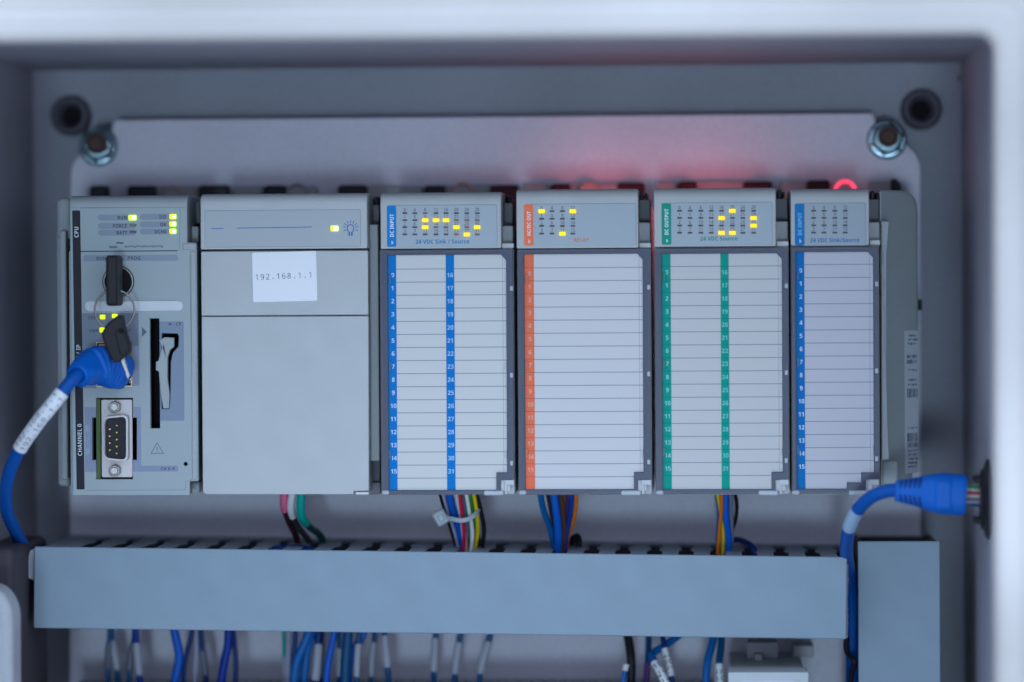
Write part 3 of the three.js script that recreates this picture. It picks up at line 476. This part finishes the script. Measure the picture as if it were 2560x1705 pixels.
// ---------------------------------------------------------------- cables and wires
function wire(name, label, list, rpx, m, { sleeves = [], category = 'wire', group } = {}) {
  const c = curveOf(list), zm = list[0][2], r = rpx * mmPer(zm), t = thing(name, label, category, at(...list[list.length - 1]), group);
  part('insulation', tube(c, r), m, t);
  for (const [t0, t1, sm, grow = 1.22, tex] of sleeves) part('sleeve', tube(sub(c, t0, t1), r * grow, 20, 18), tex ?? sm, t, { keepUV: !!tex });
  return t;
}
const marker = (text, rows, size = 26, len = 300) => { const w = len, h = 128, c = document.createElement('canvas'); c.width = w; c.height = h; const g = c.getContext('2d'); g.fillStyle = '#e9edf0'; g.fillRect(0, 0, w, h); for (const [v, flip] of rows) say(g, text, w / 2, v * h, size, '#5b626b', { font: 'monospace', weight: 'normal', turn: flip ? Math.PI : 0 }); const t = new THREE.CanvasTexture(c); t.colorSpace = THREE.SRGBColorSpace; t.wrapT = THREE.RepeatWrapping; return new THREE.MeshStandardMaterial({ map: t, roughness: 0.5 }); };
const sleeveGrey = mat(0.5, 0.52, 0.6, 0.5, { map: wear2 }), sleeveDark = mat(0.2, 0.21, 0.27, 0.5, { map: wear2 });
// under the power supply
const gp = 'wires below the power supply';
wire('wire', 'maroon wire with a pink end sleeve below the power supply', [[712, 1215, -30], [710, 1262, -33], [722, 1302, -42], [742, 1345, -52], [750, 1385, -56]], 8.5, C.maroon, { sleeves: [[0, 0.28, C.pink, 1.25]], group: gp });
wire('wire', 'grey wire with a white end sleeve between the pink and the green one', [[734, 1215, -28], [727, 1270, -33], [742, 1312, -42], [775, 1358, -54], [782, 1392, -58]], 8, C.dark, { sleeves: [[0, 0.36, C.white, 1.2]], group: gp });
wire('wire', 'dark green wire with a bright teal end sleeve below the power supply', [[754, 1215, -28], [753, 1285, -32], [772, 1315, -42], [803, 1343, -56], [815, 1385, -60]], 9, C.pine, { sleeves: [[0, 0.42, C.teal, 1.25]], group: gp });
wire('cable', 'dark blue cable lying across the duct slots under the power supply', [[630, 1402, -34], [680, 1376, -36], [735, 1370, -38], [785, 1378, -36], [815, 1404, -34]], 9, C.navy, { category: 'cable' });
// under the first input module
const g1 = 'wires below the wide blue module';
for (const [label, m, r, p] of [
  ['thin black wire at the left of the tied bundle', C.black, 4, [[1096, 1222], [1109, 1268], [1126, 1322], [1148, 1392]]], ['pale lilac wire beside the left black one in the tied bundle', C.lilac, 4, [[1105, 1222], [1118, 1275], [1134, 1322], [1152, 1392]]],
  ['thick bright blue wire in the tied bundle', C.blue, 9.5, [[1120, 1220], [1131, 1270], [1145, 1312], [1152, 1350], [1154, 1392]]], ['pale blue white wire next to the thick blue one', C.white, 6.5, [[1139, 1222], [1146, 1258], [1155, 1300], [1166, 1392]]],
  ['bright red wire through the middle of the tied bundle', C.red, 4.5, [[1147, 1222], [1155, 1285], [1160, 1335], [1158, 1392]]], ['grey wire right of the bright red one', C.grey, 5, [[1157, 1222], [1164, 1290], [1169, 1340], [1168, 1392]]],
  ['white wire left of the green one in the tied bundle', C.white, 4.8, [[1164, 1222], [1173, 1280], [1181, 1330], [1176, 1392]]], ['green wire in the tied bundle', C.green, 7, [[1172, 1222], [1180, 1275], [1187, 1318], [1182, 1392]]],
  ['yellow wire in the tied bundle', C.yellow, 5.2, [[1182, 1222], [1192, 1283], [1194, 1330], [1183, 1392]]], ['black wire bulging out at the right of the tied bundle', C.black, 5.5, [[1188, 1222], [1203, 1280], [1210, 1325], [1203, 1392]]],
  ['dark red wire low at the left of the tied bundle', C.red, 4.5, [[1116, 1240], [1128, 1310], [1141, 1355], [1145, 1392]]], ['dark wire behind the tied bundle', C.dark, 7, [[1170, 1230], [1178, 1300], [1196, 1350], [1196, 1392]]],
].entries().map(([i, w]) => w)) { const z = label.includes('behind') || label.startsWith('dark') ? -44 : -34 + 4 * rnd() - (label.startsWith('thin') ? 5 : 0) + (/red wire through|^white|^yellow/.test(label) ? 4 : 0); wire('wire', label, p.map(([x, y], k) => [x, y, z - 4 * k]), r, m, { group: g1 }); }
{
  const o = at(1150, 1295, -30), t = thing('cable_tie', 'clear nylon cable tie strapped round the bundle below the wide blue module', 'cable tie', o);
  const c = curveOf([[1108, 1292, -33], [1128, 1297, -29], [1155, 1301, -27], [1178, 1294, -28], [1192, 1280, -31], [1197, 1266, -38], [1190, 1262, -50], [1150, 1275, -56], [1115, 1285, -50], [1105, 1292, -40]]);
  part('strap', loft(c, 60, 8, () => [6 * mmPer(-30), 0.5], 4), M.nylon, t);
  const h = at(1102, 1294, -32); part('tie_head', [new RoundedBoxGeometry(5.2, 6.0, 4.6, 3, 1.1).rotateZ(0.5).translate(h.x, h.y, -32), new RoundedBoxGeometry(2.4, 2.8, 1.4, 2, 0.5).rotateZ(0.5).translate(h.x + 0.3, h.y, -29.6)], M.nylon, t);
}
const g2 = 'wires below the orange module';
for (const [label, m, r, p] of [
  ['blue wire curving in from the left below the orange module', C.sky, 8, [[1349, 1222], [1358, 1272], [1376, 1325], [1390, 1395]]], ['dark grey wire between the two blue ones below the orange module', C.dark, 5, [[1367, 1222], [1378, 1282], [1388, 1332], [1398, 1395]]],
  ['thick straight blue wire in the middle below the orange module', C.blue, 10, [[1383, 1222], [1392, 1290], [1396, 1340], [1394, 1395]]], ['dark brown wire right of the thick blue one', C.brown, 6.5, [[1399, 1222], [1408, 1285], [1411, 1340], [1406, 1395]]],
  ['thin yellow wire among those below the orange module', C.yellow, 3, [[1405, 1222], [1412, 1265], [1417, 1310], [1413, 1395]]], ['purple wire below the orange module', C.purple, 5, [[1416, 1222], [1418, 1272], [1413, 1340], [1408, 1395]]],
  ['deep blue wire next to the orange wire', C.deep, 6, [[1430, 1222], [1426, 1280], [1417, 1335], [1410, 1395]]], ['orange wire at the right of the group below the orange module', C.orange, 5, [[1438, 1222], [1440, 1262], [1431, 1310], [1420, 1345], [1414, 1395]]],
]) { const z = -34 + (/thick|orange wire/.test(label) ? 5 : -4 * rnd()); wire('wire', label, p.map(([x, y], k) => [x, y, z - 4 * k]), r, m, { group: g2 }); }
wire('cable', 'short black cable looping by the duct below the orange wire', [[1424, 1395, -60], [1430, 1350, -60], [1444, 1342, -58], [1446, 1362, -56], [1436, 1395, -56]], 9, C.black, { category: 'cable' });
const g3 = 'wires below the green module';
for (const [label, m, r, p] of [
  ['thin blue wire at the left of the group below the green module', C.sky, 4.2, [[1789, 1222], [1796, 1285], [1793, 1340], [1794, 1395]]], ['yellow wire crossing the orange one below the green module', C.yellow, 4.8, [[1792, 1222], [1802, 1280], [1808, 1340], [1806, 1395]]],
  ['orange wire crossing the yellow one below the green module', C.orange, 5, [[1804, 1222], [1803, 1278], [1798, 1335], [1794, 1395]]], ['thick blue wire below the green module', C.blue, 8.8, [[1814, 1222], [1815, 1295], [1822, 1345], [1820, 1395]]],
  ['dark grey wire behind the thick blue one below the green module', C.grey, 5, [[1826, 1222], [1829, 1290], [1830, 1340], [1826, 1395]]], ['black wire bowed to the right below the green module', C.black, 4.8, [[1835, 1222], [1842, 1262], [1839, 1298], [1827, 1340], [1822, 1395]]],
]) { const z = -34 + (/thick/.test(label) ? 3 : /crossing/.test(label) ? 5 * rnd() : -5); wire('wire', label, p.map(([x, y], k) => [x, y, z - 4 * k]), r, m, { group: g3 }); }
wire('cable', 'dark blue cable arching over the duct slots right of the green module wires', [[1815, 1362, -66], [1832, 1350, -62], [1858, 1353, -54], [1882, 1370, -46], [1893, 1405, -44]], 7.5, C.navy, { category: 'cable' });

// below the horizontal duct
const g4 = 'wires hanging below the duct'; const SG = (a, b, m = sleeveGrey) => [a, b, m, 1.3];
const below = [
  ['blue wire with a grey marker sleeve, first pair below the duct, left strand', C.ocean, 6.5, [[274, 1545], [274, 1590], [270, 1650], [270, 1760]], [SG(0.28, 0.58, sleeveDark)]], ['blue wire with a pale marker sleeve, first pair below the duct, right strand', C.ocean, 7.5, [[277, 1545], [280, 1600], [290, 1655], [303, 1760]], [SG(0.26, 0.6)]],
  ['blue wire with a grey marker sleeve, second pair below the duct, left strand', C.ocean, 6.5, [[338, 1545], [334, 1600], [325, 1655], [322, 1760]], [SG(0.3, 0.6, sleeveDark)]], ['blue wire with a pale marker sleeve, second pair below the duct, right strand', C.deep, 8, [[340, 1545], [341, 1605], [346, 1665], [356, 1760]], [SG(0.29, 0.66)]],
  ['thick blue cable bowing to the right below the duct, near its left end', C.blue, 11.5, [[430, 1545], [440, 1595], [448, 1640], [438, 1700], [428, 1760]], []], ['dark blue wire crossing behind the bowed blue cable', C.navy, 6, [[484, 1545], [475, 1600], [464, 1650], [452, 1760]], []],
  ['pale lilac wire standing upright below the duct', C.lilac, 6, [[492, 1545], [491, 1620], [487, 1690], [484, 1760]], []], ['dark blue wire with a grey sleeve right of the pale lilac one', C.navy, 7, [[502, 1545], [504, 1610], [512, 1670], [520, 1760]], [SG(0.38, 0.66, sleeveDark)]],
  ['thick navy cable leaning left below the duct', C.deep, 11, [[572, 1545], [570, 1610], [560, 1660], [545, 1760]], []], ['navy wire bowing right beside the thick navy cable', C.navy, 6.5, [[578, 1545], [586, 1610], [590, 1660], [584, 1760]], []],
  ['thin green wire left of a pale wire below the duct', C.teal, 5, [[708, 1545], [710, 1600], [711, 1650], [712, 1760]], [SG(0.45, 0.98)]], ['pale lilac wire right of the thin green one', C.lilac, 6.5, [[722, 1545], [721, 1610], [719, 1680], [718, 1760]], []],
  ['navy wire behind the bright blue cables below the duct', C.navy, 6, [[738, 1545], [738, 1600], [733, 1650], [728, 1760]], []], ['bright blue cable sweeping left below the duct, left of two', C.sky, 11.5, [[782, 1545], [765, 1600], [742, 1655], [730, 1760]], []],
  ['bright blue cable sweeping left below the duct, right of two', C.sky, 11, [[788, 1545], [775, 1600], [764, 1650], [757, 1760]], []], ['navy wire with a long grey sleeve right of the bright blue cables', C.navy, 9, [[795, 1545], [796, 1600], [794, 1650], [782, 1760]], [SG(0.3, 0.72)]],
  ['navy wire with a dark sleeve between two blue cables', C.navy, 8, [[806, 1545], [802, 1610], [800, 1665], [804, 1760]], [SG(0.3, 0.7, sleeveDark)]], ['slender bright blue cable leaning right below the duct', C.blue, 9, [[842, 1545], [830, 1610], [820, 1660], [812, 1760]], []],
  ['wide dark teal cable behind the curved blue one', C.tealdark, 13, [[872, 1545], [868, 1610], [864, 1660], [862, 1760]], []], ['curved bright blue cable bending down from the right below the duct', C.blue, 9.5, [[925, 1545], [905, 1590], [880, 1635], [872, 1680], [876, 1760]], []],
  ['blue wire with a grey sleeve left of the dark teal cable', C.ocean, 6, [[848, 1545], [848, 1620], [847, 1680], [846, 1760]], [SG(0.35, 0.68)]], ['blue wire with a grey sleeve right of the curved blue cable', C.ocean, 6.5, [[902, 1545], [896, 1610], [892, 1660], [892, 1760]], [SG(0.3, 0.68)]],
  ['blue wire with a long grey sleeve, left of the two by the pale seam', C.ocean, 7, [[938, 1545], [935, 1600], [929, 1660], [927, 1760]], [SG(0.28, 0.68)]], ['teal wire with a long dark sleeve, right of the two by the pale seam', C.tealdark, 8, [[960, 1545], [963, 1605], [968, 1660], [976, 1760]], [SG(0.2, 0.57)]],
  ['blue wire in a printed clear sleeve, first of the three hanging apart', C.ocean, 8, [[1091, 1545], [1088, 1610], [1085, 1665], [1084, 1760]], [SG(0.23, 0.62)]], ['blue wire in a printed clear sleeve, middle of the three hanging apart', C.ocean, 8, [[1156, 1545], [1147, 1612], [1139, 1665], [1136, 1760]], [SG(0.28, 0.65)]],
  ['blue wire in a printed clear sleeve, slanting last of the three hanging apart', C.ocean, 8, [[1234, 1545], [1220, 1610], [1204, 1665], [1192, 1760]], [SG(0.27, 0.65)]],
];
below.forEach(([label, m, r, p, sleeves], i) => { const z = -70 + 9 * rnd() + (/thick|bright|curved/.test(label) ? 10 : 0); wire('wire', label, p.map(([x, y]) => [x, y, z]), r, m, { sleeves, group: g4 }); });
const g5 = 'wires below the right half of the duct';
wire('cable', 'thick black cable hanging below the right half of the duct', [[1562, 1560, -62], [1572, 1605, -60], [1578, 1650, -58], [1576, 1770, -58]], 11, C.black, { category: 'cable', group: g5 });
wire('wire', 'blue wire beside the thick black cable', [[1566, 1660, -50], [1560, 1690, -50], [1552, 1770, -50]], 7, C.sky, { group: g5, sleeves: [[0, 0.15, C.white, 1.1]] });
wire('cable', 'blue cable kinked round to a printed sleeve, left of the white tag', [[1705, 1582, -62], [1665, 1612, -58], [1632, 1634, -54], [1634, 1652, -50], [1652, 1682, -46], [1690, 1770, -44]], 9.5, C.sky, { category: 'cable', group: g5, sleeves: [[0.52, 0.95, null, 1.15, marker('57711', [[0.5, 0], [0.05, 0]], 60, 200)]] });
wire('wire', 'purple wire left of the kinked blue cable', [[1622, 1580, -70], [1620, 1640, -66], [1616, 1690, -64], [1612, 1770, -64]], 8, C.tealdark, { group: g5, sleeves: [[0.42, 0.98, C.purple, 1.05]] });
wire('wire', 'navy wire with a white numbered tag hanging below the duct', [[1656, 1590, -56], [1662, 1622, -54], [1672, 1660, -52], [1684, 1720, -52]], 7, C.navy, { group: g5, sleeves: [[0.25, 0.77, null, 1.2, marker('TB7', [[0.5, 0], [0.05, 0]], 70, 220)]] });
wire('cable', 'blue cable left of the grey device below the duct', [[1790, 1560, -60], [1780, 1610, -56], [1768, 1660, -52], [1764, 1770, -50]], 10, C.sky, { category: 'cable', group: g5 });
wire('wire', 'navy wire with a printed white sleeve beside the grey device', [[1806, 1560, -62], [1802, 1620, -58], [1798, 1660, -54], [1806, 1770, -52]], 9, C.ocean, { group: g5, sleeves: [[0.5, 0.9, null, 1.15, marker('2071', [[0.5, 0], [0.05, 0]], 60, 200)]] });
wire('wire', 'black wire curling beside the vertical duct', [[2116, 1590, -40], [2118, 1630, -38], [2136, 1654, -34], [2130, 1680, -38], [2122, 1760, -42]], 7, C.black, { group: g5 });
wire('cable', 'thick lilac grey cable standing at the left edge under the duct', [[76, 1500, -70], [82, 1580, -66], [86, 1650, -62], [88, 1770, -60]], 17, mat(0.3, 0.28, 0.38, 0.5, { map: wear2 }), { category: 'cable' });
wire('wire', 'dark teal wire beside the thick lilac grey cable', [[101, 1520, -80], [103, 1600, -80], [107, 1660, -80], [110, 1770, -80]], 6, C.tealdark, {});

// left network cable
{
  const c = curveOf([[232, 910, 23], [206, 928, 31], [180, 950, 36], [140, 1000, 38], [92, 1060, 36], [45, 1130, 30], [18, 1200, 22], [16, 1270, 10], [40, 1330, -8], [68, 1385, -28], [92, 1440, -45], [140, 1480, -55]]);
  const t = thing('network_cable', 'blue network cable with a white address wrap, plugged into the leftmost module', 'cable', at(232, 910, 0));
  part('sheath', tube(c, 2.55, 140, 22), M.blue, t);
  const wmap = (() => { const cv = document.createElement('canvas'); cv.width = 640; cv.height = 512; const g = cv.getContext('2d'); g.fillStyle = '#e6ebee'; g.fillRect(0, 0, 640, 512); for (let i = 0; i < 6; i++) say(g, '192.168.1.1', 320, 43 + i * 85.33, 74, '#4f555d', { font: 'monospace', weight: 'normal', turn: Math.PI, sx: 1.2 }); const tx = new THREE.CanvasTexture(cv); tx.colorSpace = THREE.SRGBColorSpace; tx.wrapS = tx.wrapT = THREE.RepeatWrapping; return tx; })();
  part('address_wrap', tube(sub(c, 0.135, 0.315, 24), 2.85, 40, 26), new THREE.MeshStandardMaterial({ map: wmap, roughness: 0.45 }), t, { keepUV: true, label: 'white wrap printed 192.168.1.1' });
  // boot: a bent, ribbed cap from the plug to the cable
  const bc = new THREE.CatmullRomCurve3([at(294, 925, 3), at(272, 919, 11), at(243, 914, 20), at(214, 924, 28), at(197, 937, 33)]);
  const rib = (t) => (t > 0.2 && t < 0.74 ? 0.6 * Math.sin((t - 0.2) / 0.54 * Math.PI * 2 * 6) : 0);
  part('boot', loft(bc, 120, 36, (t) => { const k = t < 0.45 ? 1 : 1 - 0.3 * ((t - 0.45) / 0.55) ** 1.6; return [(7.0 - 0.3 * t) * k + rib(t), (6.3 - 0.3 * t) * k + rib(t)]; }, 3.2), M.blueboot, t);
  part('boot_mouth', new THREE.TorusGeometry(3.5, 0.95, 12, 30).lookAt(bc.getTangentAt(1)).translate(...at(196, 937, 33).toArray()), M.blueboot, t);
  part('plug', pbox(250, 872, 322, 960, 6, -10, 0.6), M.clear, t);
}
// right network cable
{
  const c = curveOf([[2262, 1227, 34], [2226, 1226, 31], [2186, 1238, 27], [2150, 1268, 20], [2126, 1312, 10], [2116, 1370, -8], [2122, 1430, -30], [2130, 1500, -44], [2130, 1780, -56]]);
  const t = thing('network_cable', 'blue network cable with a ribbed boot, plugged into the black coupler on the right wall', 'cable', at(2262, 1227, 34));
  part('sheath', tube(c, 2.6, 120, 22), M.blue, t);
  part('marker_wrap', tube(sub(c, 0.17, 0.26, 14), 2.75, 20, 24), mat(0.36, 0.52, 0.68, 0.45, { map: wear }), t, { label: 'pale blue wrap with a small printed digit' });
  const bc = new THREE.CatmullRomCurve3([at(2238, 1227, 34), at(2300, 1230, 34), at(2360, 1234, 34), at(2413, 1238, 34)]);
  part('boot', loft(bc, 140, 40, (s) => { const k = s < 0.36 ? 3.9 + 1.9 * s / 0.36 : 5.8 + 1.95 * Math.min(1, (s - 0.36) / 0.3) ** 0.7, a = k * (s > 0.97 ? 0.97 : 1); return [a, a * 0.92]; }, 3.2), M.blueboot, t);
  for (let i = 0; i < 5; i++) for (const side of [1, -1]) { const x = 2250 + i * 11.8, k = 3.9 + 1.9 * (0.07 + i * 0.067) / 0.36, hh = k / mmPer(34), y = 1227.8 + i * 0.6 - side * hh * 0.62, e = hh * 0.34; part('boot_slot', slab(outline(pts([[x + side * 2, y - e], [x + 5 + side * 2, y - e], [x + 5 - side * 2, y + e], [x - side * 2, y + e]], 39), 0.3), 34 + 0.93 * k + 0.12, 35, 0.1, 1), mat(0.0005, 0.012, 0.12, 0.5), t); }
  part('boot_ridge', pbox(2336, 1199, 2384, 1277, 41.3, 38, 1.6, 3), M.blueboot, t);
  const plug = part('plug', pbox(2408, 1202, 2450, 1280, 38, 29, 0.5), M.clear, t);
  [[1218, C.green], [1226, C.white], [1233, C.red], [1241, C.white], [1248, mat(0.25, 0.18, 0.15, 0.5)], [1256, C.lilac], [1264, C.ocean]].forEach(([y, m]) => part('conductor', tube(curveOf([[2400, y, 35], [2425, y - 2 + rnd() * 3, 36], [2455, y, 35]]), 0.55, 8, 8), m, plug));
}
{ // coupler on the right wall
  const xw = at(2406, 900, ZW).x, y = at(2460, 1248, 36).y, z = 36, t = thing('wall_coupler', 'black round network coupler on the right cabinet wall, holding the blue plug', 'coupler', V(xw, y, z));
  const prof = [[0.01, 0], [15, 0], [15, 0.9], [13.4, 1.8], [11.4, 2.1], [11.2, 3.2], [8.5, 3.6], [0.01, 3.6]].map(([a, b]) => new THREE.Vector2(a, b));
  part('flange', new THREE.LatheGeometry(prof, 12).rotateZ(Math.PI / 2).translate(xw, y, z), M.black, t);
  part('socket_clip', box(xw - 6, y + 6.2, z - 6, xw - 2, y + 9, z + 6, 0.6), M.black, t); part('socket_clip', box(xw - 6, y - 9, z - 6, xw - 2, y - 6.6, z + 6, 0.6), M.black, t);
}

// ---------------------------------------------------------------- keys
{
  const o = at(280, 704, 4), t = thing('key_ring', 'wire ring holding two black keys, one standing in the key switch of the leftmost module', 'keys', o);
  part('key', pbox(264, 638, 293, 765, 20, 4, 1.3, 3), M.keyblack, t, { label: 'black key standing in the lock' });
  part('key_blade', box(o.x - 0.6, o.y - 3, 0.5, o.x + 0.6, o.y + 3, 5, 0.1, 1), M.steel, t);
  const rc = at(286.5, 774, 12); part('ring', new THREE.TorusGeometry(7.55, 0.42, 10, 72).rotateY(0.12).rotateX(-0.12).translate(rc.x, rc.y, 12), M.steel, t);
  const k2 = part('key', slab(outline(pts([[259, 834], [275, 808], [300, 788], [313, 787], [318, 816], [332, 868], [330, 882], [312, 897], [301, 907], [288, 903], [276, 880]], 19), [1.2, 0.8, 0.8, 0.8, 1, 1, 1, 0.5, 1.4, 1.2, 1]), 27, 20.5, 1.1, 3), M.keyblack, t, { label: 'black key hanging from the ring' });
  part('key_facet', slab(outline(pts([[287, 829], [307, 821], [322, 868], [318, 880], [301, 891]], 27), 0.8), 27.6, 26.4, 0.5), M.keyblack, k2);
  part('key_hole', disc(at(303, 827, 28), 1.0, 27.9, 27.2, 20), M.hole, k2);
  part('key_blade', slab(outline(pts([[302, 900], [312, 893], [321, 925], [326, 940], [320, 948], [316, 938], [313, 928]], 23), 0.15), 24, 23, 0.15, 1), M.steel, k2);
}

// ---------------------------------------------------------------- things at the lower edge
{
  const zf = 5, q = rect(1822, 1682, 2022, 1900, zf), t = thing('relay_device', 'pale grey boxed device under the right end of the horizontal duct', 'device', V((q.x0 + q.x1) / 2, q.y0, -92));
  part('case', [box(q.x0, q.y0, -18, q.x1, q.y1, zf, 0.8), box(q.x0 + 0.6, q.y0, -92, q.x1 - 1.2, q.y1 - 0.5, -17, 0.8)], M.cap, t);
  part('front_cover', box(q.x0 - 0.2, q.y0, zf - 4, q.x1 + 0.2, q.y1 + 0.3, zf + 0.6, 0.7), plastic(0.5, 0.56, 0.57), t);
  part('front_window', slab(rrect(rect(1848, 1699, 2000, 1850, zf), 3), zf + 1.1, zf, 0.4, 3), plastic(0.6, 0.63, 0.68), t);
  const a = rect(1866, 1590, 1945, 1640, -75); part('rail_latch', [box(a.x0, q.y1 - 0.6, -78, a.x1, q.y1 + 6, -60, 0.8), box(a.x0 + 3, q.y1 - 0.6, -60, a.x0 + 6, q.y1 + 2, -52, 0.4), box(a.x1 + 6, q.y1 - 0.6, -88, a.x1 + 14, q.y1 + 4, -66, 0.4)], M.foot, t);
}
{
  const o = at(1240, 1830, -60), t = thing('added_terminal_strip', 'unseen row of grey terminal blocks below the view, added to shade the lower plate', 'added terminal strip', o);  // added below the view to block light from the lower plate
  const tg = metreUV(new RoundedBoxGeometry(4.9, 40, 62, 1, 0.6)).scale(S, S, S), y = at(1240, 1722, -50).y - 20;
  for (let px = 185; px < 1790; px += 33) piece('terminal', tg, M.step, t, V(at(px, 1722, -55).x, y, -61));
}
{
  const zf = 62, P = pts([[-90, 1466], [-6, 1466], [30, 1520], [32, 1950], [-90, 1950]], zf), o = at(-20, 1950, 40), t = thing('hinge_block', 'white rounded hinge block at the lower left edge, out of focus', 'hinge', o);
  part('block', slab(outline(P, [3.2, 5, 6, 3.2, 3.2]), zf, 40, 3, 5), mat(0.55, 0.58, 0.6, 0.4, { map: wearWide }), t);
  const q = rect(-120, 1370, 62, 1950, 20); part('dark_block', box(q.x0, q.y0, -60, q.x1 - 4, q.y1, 20, 3), mat(0.06, 0.05, 0.06, 0.6), t);  // plain dark block filling the dark area at the left edge
}

renderer.render(scene, camera);
